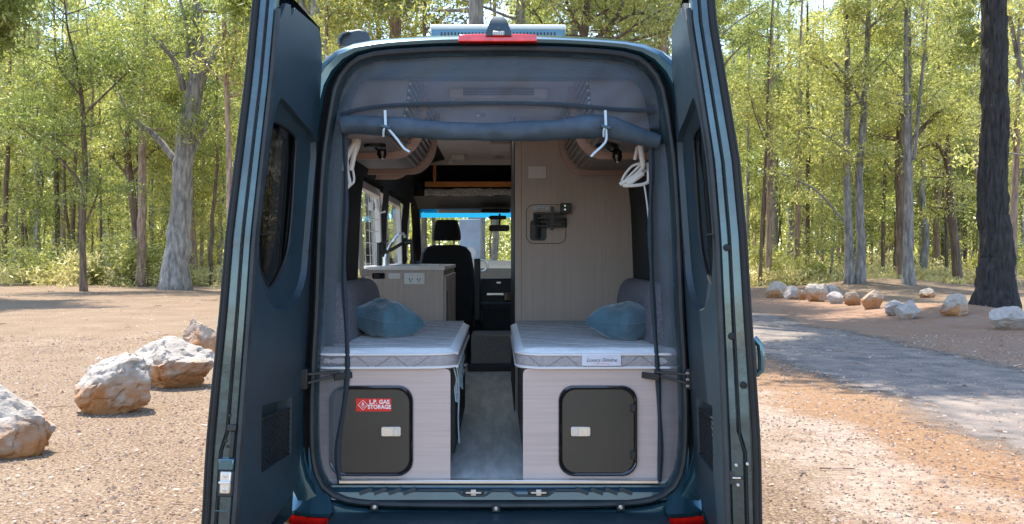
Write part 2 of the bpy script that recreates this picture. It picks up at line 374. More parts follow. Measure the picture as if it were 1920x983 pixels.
    colr = mix(farf, colr, ramp(noise(.6, 6), [(.35, (.20, .18, .08)), (.65, (.34, .29, .15))]))
    l.new(colr, b.inputs['Base Color'])
    bp = n.new('ShaderNodeBump'); bp.inputs['Strength'].default_value = .8; bp.inputs['Distance'].default_value = .03
    l.new(math_('ADD', noise(35, 5), math_('MULTIPLY', noise(5, 4), 1.5)), bp.inputs['Height']); l.new(bp.outputs[0], b.inputs['Normal'])
    o = link('ground', mb.mesh('ground'), m); tag(o, kind='structure')
    # road: ragged-edged sheet 4 mm above the ground
    rd = MB(); ys2 = list(np.arange(-11, 60, .8)); loops = []
    for y in ys2:
        a = 4.15 + .5 * mnoise.noise(Vector((y * .7, 5, 0))) + .25 * mnoise.noise(Vector((y * 2.3, 9, 0))); c = max(0, y - 24)
        bb = 7.9 + .6 * mnoise.noise(Vector((y * .6, 15, 0))) + .25 * mnoise.noise(Vector((y * 2.1, 19, 0)))
        sh = -.012 * c * c
        loops.append([Vector((a + sh + (bb - a) * k / 6, y, gz(a + sh + (bb - a) * k / 6, y) + .006)) for k in range(7)])
    rd.loft(loops, closed=False)
    m2 = mat('worn blue grey gravel road', (.115, .102, .095), .9, col2=(.25, .195, .15), var=.3, vscale=2.2, detail=9, bump=.35, bscale=90)
    n = m2.node_tree.nodes; l = m2.node_tree.links
    at = n.new('ShaderNodeAttribute'); at.attribute_name = 'edge'; nz = n.new('ShaderNodeTexNoise'); nz.inputs['Scale'].default_value = 3.5; nz.inputs['Detail'].default_value = 9; nz.inputs['Roughness'].default_value = .7
    tc = n.new('ShaderNodeTexCoord'); l.new(tc.outputs['Object'], nz.inputs['Vector'])
    ma = n.new('ShaderNodeMath'); ma.operation = 'MULTIPLY_ADD'; ma.inputs[1].default_value = 1.3; l.new(at.outputs['Fac'], ma.inputs[0]); l.new(nz.outputs['Fac'], ma.inputs[2])
    mr = n.new('ShaderNodeMapRange'); mr.inputs['From Min'].default_value = .62; mr.inputs['From Max'].default_value = .95; l.new(ma.outputs[0], mr.inputs[0]); l.new(mr.outputs[0], n['Principled BSDF'].inputs['Alpha'])
    rme = rd.mesh('gravel_road'); ea = rme.attributes.new('edge', 'FLOAT', 'POINT'); ea.data.foreach_set('value', [min(1, min(k, 6 - k) / 2.6) for _ in ys2 for k in range(7)])
    ro = link('gravel_road', rme, m2); tag(ro, kind='structure')
ground()
def scatter_stones():
    vs = []; fs = []
    base = [(0, 0, .55), (.5, 0, 0), (0, .5, 0), (-.5, 0, 0), (0, -.5, 0)]
    fb = [(0, 1, 2), (0, 2, 3), (0, 3, 4), (0, 4, 1)]
    rnd = random.Random(3)
    for i in range(26000):
        D = 5.0 + 14 * rnd.random() ** 1.6; px = rnd.uniform(-60, 1980)
        if 560 < px < 1300 and D < 12: continue
        x = (px - CX) / FPX * D; y = D - CAMD
        s = rnd.uniform(.006, .022) * (1 + (rnd.random() < .03) * 1.2) * (.8 + D / 16); a = rnd.uniform(0, 6.28); ca, sa = math.cos(a), math.sin(a)
        st = rnd.uniform(.7, 1.6); z = gz(x, y); o = len(vs)
        for bx, by, bz in base:
            bx *= st; vs.append((x + s * (bx * ca - by * sa), y + s * (bx * sa + by * ca), z + s * bz * rnd.uniform(.5, 1.) + .002))
        fs += [tuple(o + k for k in f) for f in fb]
    me = bpy.data.meshes.new('gravel_stones'); me.from_pydata(vs, [], fs)
    m = mat('loose gravel', (.40, .30, .25), .9)
    n = m.node_tree.nodes; l = m.node_tree.links
    g = n.new('ShaderNodeNewGeometry'); c = n.new('ShaderNodeValToRGB'); e = c.color_ramp.elements
    e[0].color = (.11, .07, .055, 1); e[1].color = (.46, .40, .34, 1); k = e.new(.45); k.color = (.24, .17, .135, 1); k = e.new(.7); k.color = (.34, .20, .125, 1)
    l.new(g.outputs['Random Per Island'], c.inputs[0]); l.new(c.outputs[0], n['Principled BSDF'].inputs['Base Color'])
    tag(link('gravel_stones', me, m), 'loose pink brown gravel spread over the ground', 'gravel', kind='stuff')
    vs = []; fs = []
    for i in range(11000):
        D = 5.2 + 45 * rnd.random() ** 1.5; px = rnd.uniform(-60, 1980); x = (px - CX) / FPX * D; y = D - CAMD
        if mnoise.noise(Vector((x * .6, y * .6, 7))) < rnd.uniform(-.5, .35): continue
        L = rnd.uniform(.015, .07) * rnd.uniform(.4, 1) * (1.6 if D > 20 else 1); w = rnd.uniform(.004, .013) * (1.8 if D > 20 else 1); a = rnd.uniform(0, 3.14); d = Vector((math.cos(a), math.sin(a), rnd.uniform(-.1, .25))); q = Vector((-math.sin(a), math.cos(a), rnd.uniform(-.3, .3)))
        p = Vector((x, y, gz(x, y) + .012)); o = len(vs)
        vs += [tuple(p - d * L / 2), tuple(p + q * w + Vector((0, 0, .006))), tuple(p + d * L / 2), tuple(p - q * w)]
        fs += [(o, o + 1, o + 2, o + 3)]
    for i in range(150):
        D = 6.5 + 38 * rnd.random() ** 1.3; px = rnd.uniform(-60, 1980); x = (px - CX) / FPX * D; y = D - CAMD; a = rnd.uniform(0, 3.14); L = rnd.uniform(.06, .26) * (1 + D / 25); w = rnd.uniform(.0015, .004) * (1 + D / 12); p = Vector((x, y, gz(x, y) + .012))
        for k in range(3):
            a += rnd.uniform(-.35, .35); d = Vector((math.cos(a), math.sin(a), 0)) * L / 3; q = Vector((-math.sin(a), math.cos(a), 0)) * w; o = len(vs)
            vs += [tuple(p - q), tuple(p + Vector((0, 0, w * 1.6))), tuple(p + q), tuple(p + d - q), tuple(p + d + Vector((0, 0, w * 1.6))), tuple(p + d + q)]; fs += [(o, o + 3, o + 4, o + 1), (o + 1, o + 4, o + 5, o + 2)]; p = p + d
    me = bpy.data.meshes.new('leaf_litter'); me.from_pydata(vs, [], fs)
    m = mat('dry leaf litter', (.40, .30, .25), .8); n = m.node_tree.nodes; l = m.node_tree.links
    g = n.new('ShaderNodeNewGeometry'); c = n.new('ShaderNodeValToRGB'); e = c.color_ramp.elements
    e[0].color = (.08, .045, .03, 1); e[1].color = (.52, .44, .36, 1); k = e.new(.5); k.color = (.28, .14, .075, 1)
    l.new(g.outputs['Random Per Island'], c.inputs[0]); l.new(c.outputs[0], n['Principled BSDF'].inputs['Base Color'])
    tag(link('leaf_litter', me, m), 'dry gum leaves, twigs and bark chips scattered over the gravel', 'leaf litter', kind='stuff')
scatter_stones()

# ------------------------------------------------------------------ rocks
def rock(px0, px1, py0, py1, label, group, m='rock', seed=0, sub=4, depth=.8, skew=0., flat=0.):
    D = CAMZ * FPX / (py1 - HY); base = P((px0 + px1) / 2, py1, D); w = (px1 - px0) / FPX * D; D2 = D + w * depth * .35
    w = (px1 - px0) / FPX * D2; h = (py1 - py0) / FPX * D2 * 1.0; dp = w * depth
    rs = random.Random(seed); bm = bmesh.new(); bmesh.ops.create_icosphere(bm, subdivisions=sub, radius=1)
    cuts = []
    for i in range(15):
        d = Vector((rs.uniform(-1, 1), rs.uniform(-1, 1), rs.uniform(-.6, 1))).normalized(); cuts.append((d, rs.uniform(.55, .85)))
    for v in bm.verts:
        p = v.co.copy()
        for d, k in cuts:
            q = p.dot(d)
            if q > k: p -= d * (q - k) * .97
        nn = mnoise.fractal(p * 1.6 + Vector((seed * 3.1, 0, 0)), .9, 2.1, 4); p *= 1 + .11 * nn - .05 * abs(mnoise.noise(p * 3.3 + Vector((0, seed, 0))))
        p += p.normalized() * (.035 * mnoise.noise(p * 5 + Vector((seed, 4, 0))) - .06 * max(0, .12 - abs(mnoise.noise(p * 2.6 + Vector((seed, 9, 2))))) / .12 + .02 * mnoise.noise(p * 15))
        v.co = p
    xs = [v.co.x for v in bm.verts]; zs = [v.co.z for v in bm.verts]; yy = [v.co.y for v in bm.verts]
    for v in bm.verts:
        a = (v.co.x - min(xs)) / (max(xs) - min(xs)) - .5; c = (v.co.z - min(zs)) / (max(zs) - min(zs)); e = (v.co.y - min(yy)) / (max(yy) - min(yy)) - .5
        c = max(0, (c - .16) / .84) if c > .16 else (c - .16) * .6
        v.co = Vector((a * w * (1 - flat * c * .2) + skew * c * w, e * dp, c * h))
    me = bpy.data.meshes.new('boulder'); bm.to_mesh(me); bm.free(); me.polygons.foreach_set('use_smooth', [True] * len(me.polygons))
    for p in me.polygons: p.use_smooth = sub > 3
    me.set_sharp_from_angle(angle=R(24)); o = link('boulder', me, M[m]); o.location = (base.x, D2 - CAMD, gz(base.x, D2 - CAMD) - .0)
    tag(o, label, 'boulder', group)
gl = 'boulders beside the gravel clearing on the left'; gr = 'boulders lining the far side of the road'
rock(-95, 68, 732, 862, 'pale boulder cut off by the left picture edge, orange underneath', gl, 'rock', 5, 5, .8)
rock(118, 274, 668, 777, 'rounded boulder with white top and strongly orange foot, second from the left edge', gl, 'rock', 12, 5, .8, .05)
rock(222, 388, 636, 731, 'long ridged cream boulder between the round one and the farthest', gl, 'rock', 23, 5, .7, .04)
rock(330, 425, 598, 684, 'peaked brownish boulder half hidden by the open left van door', gl, 'rock2', 31, 5, .8, -.04)
for i, (a, b, c, d, m, lab) in enumerate([
    (1437, 1482, 528, 559, 'rock', 'pale boulder nearest the right van door in the far row, orange lower edge'),
    (1471, 1502, 535, 562, 'rock3', 'leaning whitish boulder second in the far row, narrow and pointed'),
    (1496, 1515, 543, 563, 'rock2', 'tiny pinkish boulder wedged between a pointed one and a large one'),
    (1512, 1556, 532, 566, 'rock', 'largest white topped boulder in the left half of the far row'),
    (1550, 1578, 534, 556, 'rock3', 'low pale boulder standing just behind the large white topped one'),
    (1552, 1588, 548, 571, 'rock3', 'small flat whitish boulder in front of the pair of larger ones'),
    (1585, 1618, 550, 577, 'rock2', 'golden tan boulder in the middle of the far row'),
    (1618, 1660, 552, 587, 'rock2', 'square brown and orange boulder with dark split face'),
    (1662, 1702, 568, 597, 'rock3', 'smooth white slab boulder leaning on a grey angular one'),
    (1688, 1733, 568, 603, 'rock3', 'grey angular boulder with the smooth white slab at its left'),
    (1726, 1759, 540, 559, 'rock', 'lone small boulder far behind the row, near the trees'),
    (1772, 1823, 564, 605, 'rock', 'white boulder with rust red foot left of the black trunk'),
    (1864, 1932, 578, 622, 'rock3', 'large grey boulder at the right picture edge by the black trunk')]):
    rock(a, b, c, d, lab, gr, m, 40 + i * 7, 4, .8, (.08 if i % 3 == 1 else 0))

# ------------------------------------------------------------------ trees
def leaves_mesh(name, centers, radii, per, L=(.13, .24), wd=.30, m='leaf', seed=1, droop=.8):
    r = np.random.default_rng(seed); C = np.repeat(np.array(centers, float), per, 0); Rr = np.repeat(np.array(radii, float), per)
    N = len(C); d = r.normal(size=(N, 3)); d /= np.linalg.norm(d, axis=1)[:, None]
    rad = (r.random(N) ** .45) * Rr; off = d * rad[:, None]; off[:, 2] *= .62
    Pn = C + off
    ax = r.normal(size=(N, 3)); ax[:, 2] = ax[:, 2] * .6 - droop; ax /= np.linalg.norm(ax, axis=1)[:, None]
    s = np.cross(ax, r.normal(size=(N, 3))); s /= np.linalg.norm(s, axis=1)[:, None]
    ll = r.uniform(L[0], L[1], N)[:, None]; ww = ll * wd * .5
    v = np.stack([Pn, Pn + ax * ll * .45 + s * ww, Pn + ax * ll, Pn + ax * ll * .45 - s * ww], 1).reshape(-1, 3)
    me = bpy.data.meshes.new(name); me.vertices.add(4 * N); me.vertices.foreach_set('co', v.ravel())
    me.loops.add(4 * N); me.loops.foreach_set('vertex_index', np.arange(4 * N)); me.polygons.add(N)
    me.polygons.foreach_set('loop_start', np.arange(0, 4 * N, 4)); me.polygons.foreach_set('loop_total', np.full(N, 4))
    me.update(); me.materials.append(M[m]); return me
def grow(rs, start, d, length, r, level, maxl, mb, tips, wob=.18, up=.1, n=7):
    k = max(4, int(length / .7)); pts = [start]; rad = [r]; p = start.copy(); d = d.normalized()
    for i in range(k):
        d = (d + Vector((rs.gauss(0, wob), rs.gauss(0, wob), rs.gauss(0, wob) * .6 + up)) * .6).normalized()
        p = p + d * length / k; pts.append(p.copy()); rad.append(r * (1 - .72 * (i + 1) / k))
    mb.tube(pts, rad, max(3, n - level * 2), cap=False)
    if level >= maxl:
        tips += [pts[-1], pts[int(k * .7)]]; return pts
    nb = rs.randint(3, 4) if level == 0 else rs.randint(2, 3)
    for j in range(nb):
        i = int(k * rs.uniform(.4, 1.)); a = rs.uniform(0, 6.28); q = pts[i]
        nd = (d * .5 + Vector((math.cos(a), math.sin(a), rs.uniform(-.1, .7)))).normalized()
        grow(rs, q, nd, length * rs.uniform(.45, .65), rad[i] * .6, level + 1, maxl, mb, tips, wob, up, n)
    tips.append(pts[-1]); return pts
def make_tree(seed, H, r0, base, spread, lean=(0, 0), nl=12, cl=(.5, .95), per=70, bark='bark_grey', leaf='leaf', levels=1, low=0, flare=1.5, L=(.16, .30), droopz=.8, extra=2.):
    rs = random.Random(seed); mb = MB(); tips = []; k = 16; pts = []; rad = []; p = Vector((0, 0, -.25)); wv = Vector((0, 0, 0))
    for i in range(k + 1):
        t = i / k; pts.append(Vector((lean[0] * t * H + wv.x, lean[1] * t * H + wv.y, -.25 + t * H)))
        wv += Vector((rs.gauss(0, .10), rs.gauss(0, .10), 0)) * H / 20
        rad.append(r0 * ((1 - .82 * t) + (flare - 1) * math.exp(-t * H / .5)))
    mb.tube(pts, rad, 9, cap=False)
    for j in range(nl):
        t = base + (1 - base) * (j + rs.random()) / nl; i = min(k - 1, int(t * k)); q = pts[i].lerp(pts[i + 1], t * k - i)
        a = rs.uniform(0, 6.28); ln = spread * rs.uniform(.6, 1.15) * (1 - .55 * (t - base) / (1 - base)); up = rs.uniform(.15, .9)
        grow(rs, q, Vector((math.cos(a), math.sin(a), up)), ln, rad[i] * .42 * rs.uniform(.6, 1), 0 if levels > 1 else 1, levels, mb, tips)
    tips.append(pts[-1])
    cs = []; rr = []
    for t in tips:
        for _ in range(int(extra) + (rs.random() < extra % 1)):
            cs.append(t + Vector((rs.gauss(0, .5), rs.gauss(0, .5), rs.gauss(-.1, .4)))); rr.append(rs.uniform(*cl))
    return mb.mesh('trunk'), leaves_mesh('crown', cs, rr, per, L=L, m=leaf, seed=seed, droop=droopz)
def place_tree(tm, cm, bark, loc, rz, s, label, group, name='gum_tree', cat='tree'):
    t = bpy.data.objects.new(name, None); COL.objects.link(t); t.location = loc; t.rotation_euler = (0, 0, rz); t.scale = (s, s, s)
    tag(t, label, cat, group)
    a = bpy.data.objects.new('trunk', tm); b = bpy.data.objects.new('crown', cm)
    for o in (a, b): COL.objects.link(o); o.parent = t
    if not a.data.materials: a.data.materials.append(M[bark])
    return t
protos = []
specs = [ # H, r0, base, spread, nl, bark, leaf
    (23, .26, .42, 4.2, 15, 'bark_grey', 'leaf'), (26, .30, .48, 4.6, 16, 'bark_pink', 'leaf'), (20, .20, .35, 3.6, 14, 'bark_grey', 'leaf'),
    (12, .10, .22, 2.8, 14, 'bark_pink', 'leaf'), (14, .12, .25, 3.0, 15, 'bark_brown', 'leaf_dark'), (9, .08, .15, 2.6, 13, 'bark_grey', 'leaf'),
    (17, .15, .28, 3.3, 16, 'bark_brown', 'leaf'), (28, .25, .35, 4.0, 18, 'bark_grey', 'leaf_dark'), (19, .10, .60, 2.4, 9, 'bark_pink', 'leaf'), (16, .085, .55, 2.2, 9, 'bark_brown', 'leaf')]
for i, (H, r0, b0, sp, nl, bk, lf) in enumerate(specs):
    protos.append((*make_tree(100 + i, H, r0, b0, sp, nl=nl, bark=bk, leaf=lf, levels=2 if i < 2 else 1, per=50, extra=2.2 if i < 2 else 3.4), bk, H))
KIND = ['tall open crowned grey gum', 'tall pink trunked gum', 'middle height grey gum', 'slender pinkish sapling', 'brown stemmed dark leaved young gum', 'bushy low grey sapling', 'leafy sided brown gum', 'very tall slim dark crowned gum', 'pole straight pink gum bare below', 'thin dark pole gum bare below']
rs = random.Random(21)
cands = []
def fill(pxa, pxb, n, Da, Db, kinds, pw=1.):
    for i in range(n):
        D = Da + (Db - Da) * rs.random() ** pw; px = rs.uniform(pxa, pxb); k = rs.choice(kinds); cands.append((px, D, k))
fill(-40, 430, 22, 52, 72, [2, 3, 3, 4, 5, 5, 6]); fill(-60, 450, 52, 66, 130, [0, 1, 2, 3, 4, 6, 7, 2, 6]); 
fill(1400, 1990, 28, 50, 72, [2, 3, 3, 4, 5, 5, 6]); fill(1380, 2000, 66, 64, 130, [0, 1, 2, 3, 4, 6, 7, 2, 6])
fill(-40, 430, 24, 52, 105, [8, 9, 9]); fill(1400, 1980, 36, 50, 105, [8, 9, 8])
fill(440, 1400, 26, 48, 100, [0, 1, 7, 2, 6]); fill(560, 1290, 8, 34, 48, [0, 7, 6, 1])
PLACES = [(-200, 60, 'at the left picture edge'), (60, 150, 'left of the lone young gum'), (150, 245, 'between lone young gum and bent trunk'), (245, 300, 'behind the bent trunk'), (300, 370, 'behind the massive grey gum'),
    (370, 460, 'beside the left van door'), (460, 700, 'over the left of the van roof'), (700, 900, 'over the van roof left of its camera'), (900, 1100, 'over the van roof right of its camera'), (1100, 1380, 'over the right of the van roof'),
    (1380, 1470, 'beside the right van door'), (1470, 1570, 'left of the close pair'), (1570, 1640, 'behind the close pair'), (1640, 1700, 'behind the twisted fork'), (1700, 1770, 'behind the three stemmed gum'), (1770, 1840, 'left of the black ironbark'), (1840, 1900, 'behind the black ironbark'), (1900, 2400, 'at the right picture edge')]
ORD = ['nearest', 'second nearest', 'third nearest', 'fourth nearest', 'fifth nearest', 'sixth nearest', 'seventh nearest', 'eighth nearest', 'ninth nearest', 'tenth nearest']
def ranks(items):
    r = {}
    for px, D, k in sorted(items, key=lambda c: c[1]):
        pl = next(p_[2] for p_ in PLACES if px < p_[1]); r.setdefault((pl, k), []).append((px, D))
    return r
def where(px, D, k, kinds, r):
    pl = next(p_[2] for p_ in PLACES if px < p_[1]); L = r[(pl, k)]; i = L.index((px, D))
    return kinds[k] + ' ' + pl + ('' if len(L) == 1 else ', ' + ORD[min(i, 9)])
rank = ranks(cands)
for px, D, k in cands:
    tm, cm, bk, H = protos[k]; p = P(px, HY, D)
    place_tree(tm, cm, bk, (p.x, p.y, gz(p.x, p.y)), rs.uniform(0, 6.28), rs.uniform(.85, 1.2), where(px, D, k, KIND, rank), 'gum trees of the far woodland')

def si_ok(t, sides): return sides < 20 or t.z > 9
def traced_tree(D, strokes, label, bark, leaf='leaf', seed=1, leafpx=(), per=60, cl=(.45, .9), name='gum_tree', twigs=6, extra=2, fl=1.35, sides=10):
    """strokes: lists of (px,py,width_px) measured on the photograph at distance D; the first is the trunk"""
    rs2 = random.Random(seed); mb = MB(); b = strokes[0][0]; base = P(b[0], HY + CAMZ * FPX / D, D); base.z = gz(base.x, base.y)
    tips = []; origin = base
    for si, st in enumerate(strokes):
        dd = 0.; pts = []; rad = []; dy = rs2.uniform(-.5, .5) if si else 0
        for i, (x, y, w) in enumerate(st):
            p = P(x, y, D) - origin; p.y += dy * max(0, i) * .8 + (rs2.gauss(0, .05) if i else 0); pts.append(p); rad.append(w / 2 / FPX * D)
        cp = catmull(pts, max(6, len(pts) * 4)); n = len(cp)
        rr = [np.interp(q / (n - 1), np.linspace(0, 1, len(rad)), rad) for q in range(n)]
        cp = [c + Vector((mnoise.noise(Vector((q * .9, seed, si))), mnoise.noise(Vector((q * .9, seed + 9, si))), 0)) * rr[q] * .22 for q, c in enumerate(cp)]
        if si == 0:
            cp[0].z -= .3; H = cp[-1].z
            rr = [r_ * (1 + (fl - 1) * math.exp(-max(0, cp[q].z) / .5)) for q, r_ in enumerate(rr)]
        if si == 0 and sides >= 20:
            cp = [cp[int(i_ // 6)].lerp(cp[min(n - 1, int(i_ // 6) + 1)], (i_ % 6) / 6) for i_ in range((n - 1) * 6)]; rr = list(np.interp(np.linspace(0, 1, len(cp)), np.linspace(0, 1, n), rr))
            v0 = len(mb.v); mb.tube(cp, rr, 72, cap=False)
            for vi in range(v0, len(mb.v)):
                ci = (vi - v0) // 72; c_ = cp[ci]; v_ = Vector(mb.v[vi]); dv_ = v_ - c_; an = math.atan2(dv_.y, dv_.x)
                f_ = 1 - .17 * abs(mnoise.noise(Vector((math.cos(an) * 6.5, math.sin(an) * 6.5, c_.z * 1.1)))) ** .5 + .08 * mnoise.noise(Vector((math.cos(an) * 9, math.sin(an) * 9, c_.z * 5)))
                mb.v[vi] = tuple(c_ + dv_ * (f_ + .08))
        else: mb.tube(cp, rr, sides if si == 0 else 6, cap=True)
        if si:
            tips += [cp[-1], cp[int(n * .6)], cp[int(n * .8)]]
        n = len(cp)
        for _ in range(twigs if si else (twigs * 2 if sides < 20 else 0)):
            q = cp[int(n * (rs2.uniform(.35, 1) if si else rs2.uniform(.45, 1))) - 1]; a = rs2.uniform(0, 6.28)
            grow(rs2, q, Vector((math.cos(a), math.sin(a), rs2.uniform(-.1, .8))), rs2.uniform(1., 2.4), rr[int(n * .7)] * .35 + .008, 1, 1, mb, tips)
    cs = []; ra = []
    tips = [t_ for t_ in tips if si_ok(t_, sides)]
    for t in tips:
        if rs2.random() < .9:
            for _ in range(extra): cs.append(t + Vector((rs2.gauss(0, .35), rs2.gauss(0, .35), rs2.gauss(0, .25)))); ra.append(rs2.uniform(*cl))
    for (x, y, s, nn) in leafpx:
        for _ in range(nn):
            cs.append(P(x + rs2.gauss(0, s), y + rs2.gauss(0, s * .6), D) - origin + Vector((0, rs2.gauss(0, .8), 0))); ra.append(rs2.uniform(*cl))
    tr = mb.mesh('trunk'); cr = leaves_mesh('crown', cs, ra, per, L=(.14, .25), m=leaf, seed=seed)
    return place_tree(tr, cr, bark, base, 0, 1, label, 'gum trees at the woodland edge', name)
# left side
traced_tree(45, [[(328, 540, 54), (332, 480, 48), (340, 380, 40), (345, 290, 38), (355, 220, 36), (368, 150, 32), (372, 100, 24), (370, 40, 18), (366, -60, 12), (360, -140, 7)],
    [(360, 190, 24), (385, 120, 22), (430, 60, 20), (470, 25, 16), (520, -10, 12), (560, -60, 7)], [(328, 300, 14), (290, 255, 12), (245, 220, 10), (225, 190, 7), (215, 168, 4)],
    [(345, 170, 12), (335, 120, 10), (310, 90, 7), (285, 60, 4)], [(352, 120, 10), (352, 60, 8), (340, 10, 5), (330, -40, 3)], [(345, 330, 8), (380, 250, 6), (395, 215, 4)]],
    'massive blue grey gum tree with forked trunk left of the van', 'bark_grey', 'leaf_dark', 3, [(100, 60, 60, 0), (370, 215, 22, 14), (300, 130, 50, 22), (250, 40, 60, 26), (420, 150, 30, 8), (200, 110, 30, 10), (280, -220, 150, 70)], twigs=5)
traced_tree(43, [[(157, 546, 13), (155, 480, 12), (155, 400, 11), (160, 330, 11), (157, 260, 10), (152, 180, 8), (140, 110, 6), (125, 50, 4), (120, -20, 2)],
    [(155, 350, 6), (120, 300, 5), (80, 265, 4), (30, 225, 3)], [(155, 300, 5), (110, 265, 4), (60, 240, 3), (20, 230, 2)], [(158, 215, 5), (200, 165, 4), (240, 120, 3)], [(160, 420, 5), (175, 370, 4), (180, 330, 3)], [(152, 180, 5), (110, 130, 4), (95, 90, 3)]],
    'thin dark stemmed young gum standing alone in the gravel on the left', 'bark_brown', 'leaf_dark', 4, [(110, 230, 45, 24), (130, 110, 45, 24), (60, 190, 35, 14)], per=50)
traced_tree(52, [[(254, 522, 14), (254, 420, 14), (245, 340, 15), (238, 290, 14), (245, 200, 9), (255, 100, 7), (260, 20, 5)], [(240, 330, 8), (215, 300, 6), (190, 270, 4)], [(246, 330, 6), (280, 290, 5), (310, 270, 3)]],
    'dark bent trunk gum just left of a pale pink trunk', 'bark_brown', 'leaf', 5, [(240, 200, 40, 14), (210, 260, 35, 10)])
traced_tree(50, [[(265, 526, 19), (266, 440, 17), (268, 330, 15), (268, 250, 13), (270, 150, 11), (272, 50, 9), (275, -60, 6)], [(268, 200, 7), (295, 130, 5), (310, 60, 3)]],
    'straight pinkish brown gum just left of the massive grey one', 'bark_pink', 'leaf', 6, [(270, 120, 40, 14)])
traced_tree(54, [[(362, 522, 22), (358, 440, 19), (354, 350, 16), (352, 260, 13), (350, 120, 10), (350, 0, 7)], [(354, 300, 7), (380, 240, 5)]],
    'reddish trunk partly behind the massive grey gum', 'bark_pink', 'leaf', 7, [(390, 330, 18, 6)])
traced_tree(40, [[(431, 552, 13), (430, 420, 12), (428, 300, 11), (425, 180, 10), (420, 60, 9), (416, -60, 7), (412, -160, 5)], [(424, 160, 5), (440, 110, 4), (450, 60, 3)]],
    'slim pink trunk rising beside the open left van door', 'bark_pink', 'leaf', 8, [(430, 130, 25, 5)], per=45)
for i, (x, y, w, D, dx, bk, lab) in enumerate([
    (8, 500, 10, 58, 8, 'bark_brown', 'dark thin trunk at the left picture edge'), (42, 500, 6, 62, 2, 'bark_brown', 'very thin dark trunk second from the left picture edge'),
    (108, 505, 10, 60, -4, 'bark_brown', 'blackish thin trunk left of the lone young gum'), (118, 505, 8, 66, 4, 'bark_pink', 'pale pink thin trunk close to the blackish one'),
    (137, 500, 8, 64, 6, 'bark_brown', 'short dark trunk between pink trunk and lone young gum'), (190, 505, 5, 60, -3, 'bark_brown', 'needle thin trunk midway to the bent trunk gum'),
    (378, 515, 8, 60, 5, 'bark_pink', 'thin trunk in the gap between grey gum and van door')]):
    traced_tree(D, [[(x, y, w), (x + dx * .3, y - 120, w * .9), (x + dx, y - 260, w * .75), (x + dx * 1.4, y - 420, w * .5), (x + dx * 2, y - 520, w * .3)], [(x + dx, y - 260, w * .4), (x + dx + 25, y - 320, w * .3), (x + dx + 40, y - 370, w * .2)]],
        lab, bk, 'leaf', 60 + i, [(x + dx, y - 330, 30, 10)], per=50, twigs=3)
# right side
traced_tree(25, [[(1862, 596, 62), (1866, 520, 56), (1868, 440, 50), (1862, 360, 46), (1864, 240, 44), (1862, 100, 42), (1863, -40, 40), (1866, -200, 34), (1870, -380, 24)],
    [(1864, -200, 16), (1810, -270, 12), (1760, -330, 8)], [(1866, -260, 14), (1940, -320, 10), (1990, -360, 6)]],
    'thick black ironbark trunk with deep furrows at the right', 'bark_iron', 'leaf_dark', 11, [(1860, -330, 90, 30)], twigs=2, sides=20, fl=1.45)
traced_tree(44, [[(1592, 533, 17), (1590, 440, 15), (1588, 330, 14), (1588, 220, 13), (1588, 100, 11), (1586, 0, 8), (1584, -100, 6)], [(1586, 420, 5), (1540, 360, 4), (1490, 330, 4), (1455, 318, 3)], [(1588, 290, 5), (1570, 265, 4), (1540, 240, 3), (1520, 235, 3)],
    [(1588, 310, 4), (1565, 290, 4)], [(1588, 170, 6), (1550, 130, 5), (1500, 105, 4)]], 'tall grey gum, left one of a close pair behind the boulders', 'bark_grey', 'leaf', 12, [(1500, 150, 40, 14), (1540, 60, 40, 14), (1480, 260, 30, 8), (1600, -260, 150, 60)], twigs=4)
traced_tree(44, [[(1612, 535, 19), (1614, 450, 16), (1612, 330, 14), (1618, 230, 13), (1622, 130, 11), (1628, 40, 9), (1630, -80, 6)], [(1618, 200, 7), (1590, 160, 6), (1560, 130, 5), (1530, 110, 3)], [(1628, 55, 6), (1660, 25, 5), (1690, 10, 3)], [(1627, 50, 6), (1605, 30, 4), (1595, 20, 3)]],
    'tall grey gum, right one of a close pair behind the boulders', 'bark_grey', 'leaf', 13, [(1650, 90, 40, 14), (1600, 30, 40, 10)], twigs=4)
traced_tree(47, [[(1692, 527, 18), (1690, 420, 17), (1688, 330, 17), (1686, 262, 18), (1690, 200, 9), (1700, 120, 7)], [(1688, 300, 12), (1712, 260, 10), (1750, 215, 7), (1790, 190, 4)], [(1684, 262, 10), (1650, 255, 7), (1622, 250, 4)], [(1694, 205, 8), (1680, 170, 6), (1665, 150, 4)], [(1700, 180, 6), (1716, 150, 5)]],
    'reddish brown gum with wide twisted fork behind the boulders', 'bark_brown', 'leaf', 14, [(1700, 180, 45, 24), (1640, 220, 30, 10), (1750, 160, 35, 14)], twigs=4)
traced_tree(43, [[(1704, 544, 22), (1702, 460, 17), (1703, 360, 13), (1700, 240, 10), (1698, 120, 9), (1700, 0, 7), (1702, -80, 5)], [(1708, 470, 12), (1712, 330, 11), (1716, 200, 10), (1722, 80, 8), (1726, -30, 6)], [(1714, 300, 8), (1728, 180, 7), (1742, 60, 5), (1752, -10, 3)]],
    'pale gum with three slender stems from one base', 'bark_grey', 'leaf', 15, [(1720, 20, 40, 12)], twigs=3)
traced_tree(48, [[(1796, 530, 17), (1790, 460, 16), (1782, 380, 15), (1774, 300, 13), (1755, 270, 9)], [(1774, 300, 8), (1780, 250, 6), (1800, 200, 5)], [(1758, 270, 7), (1735, 275, 5), (1720, 290, 4)]],
    'leaning brown gum between the three stemmed tree and the black trunk', 'bark_brown', 'leaf', 16, [(1790, 190, 40, 16), (1760, 230, 30, 10)], twigs=4)
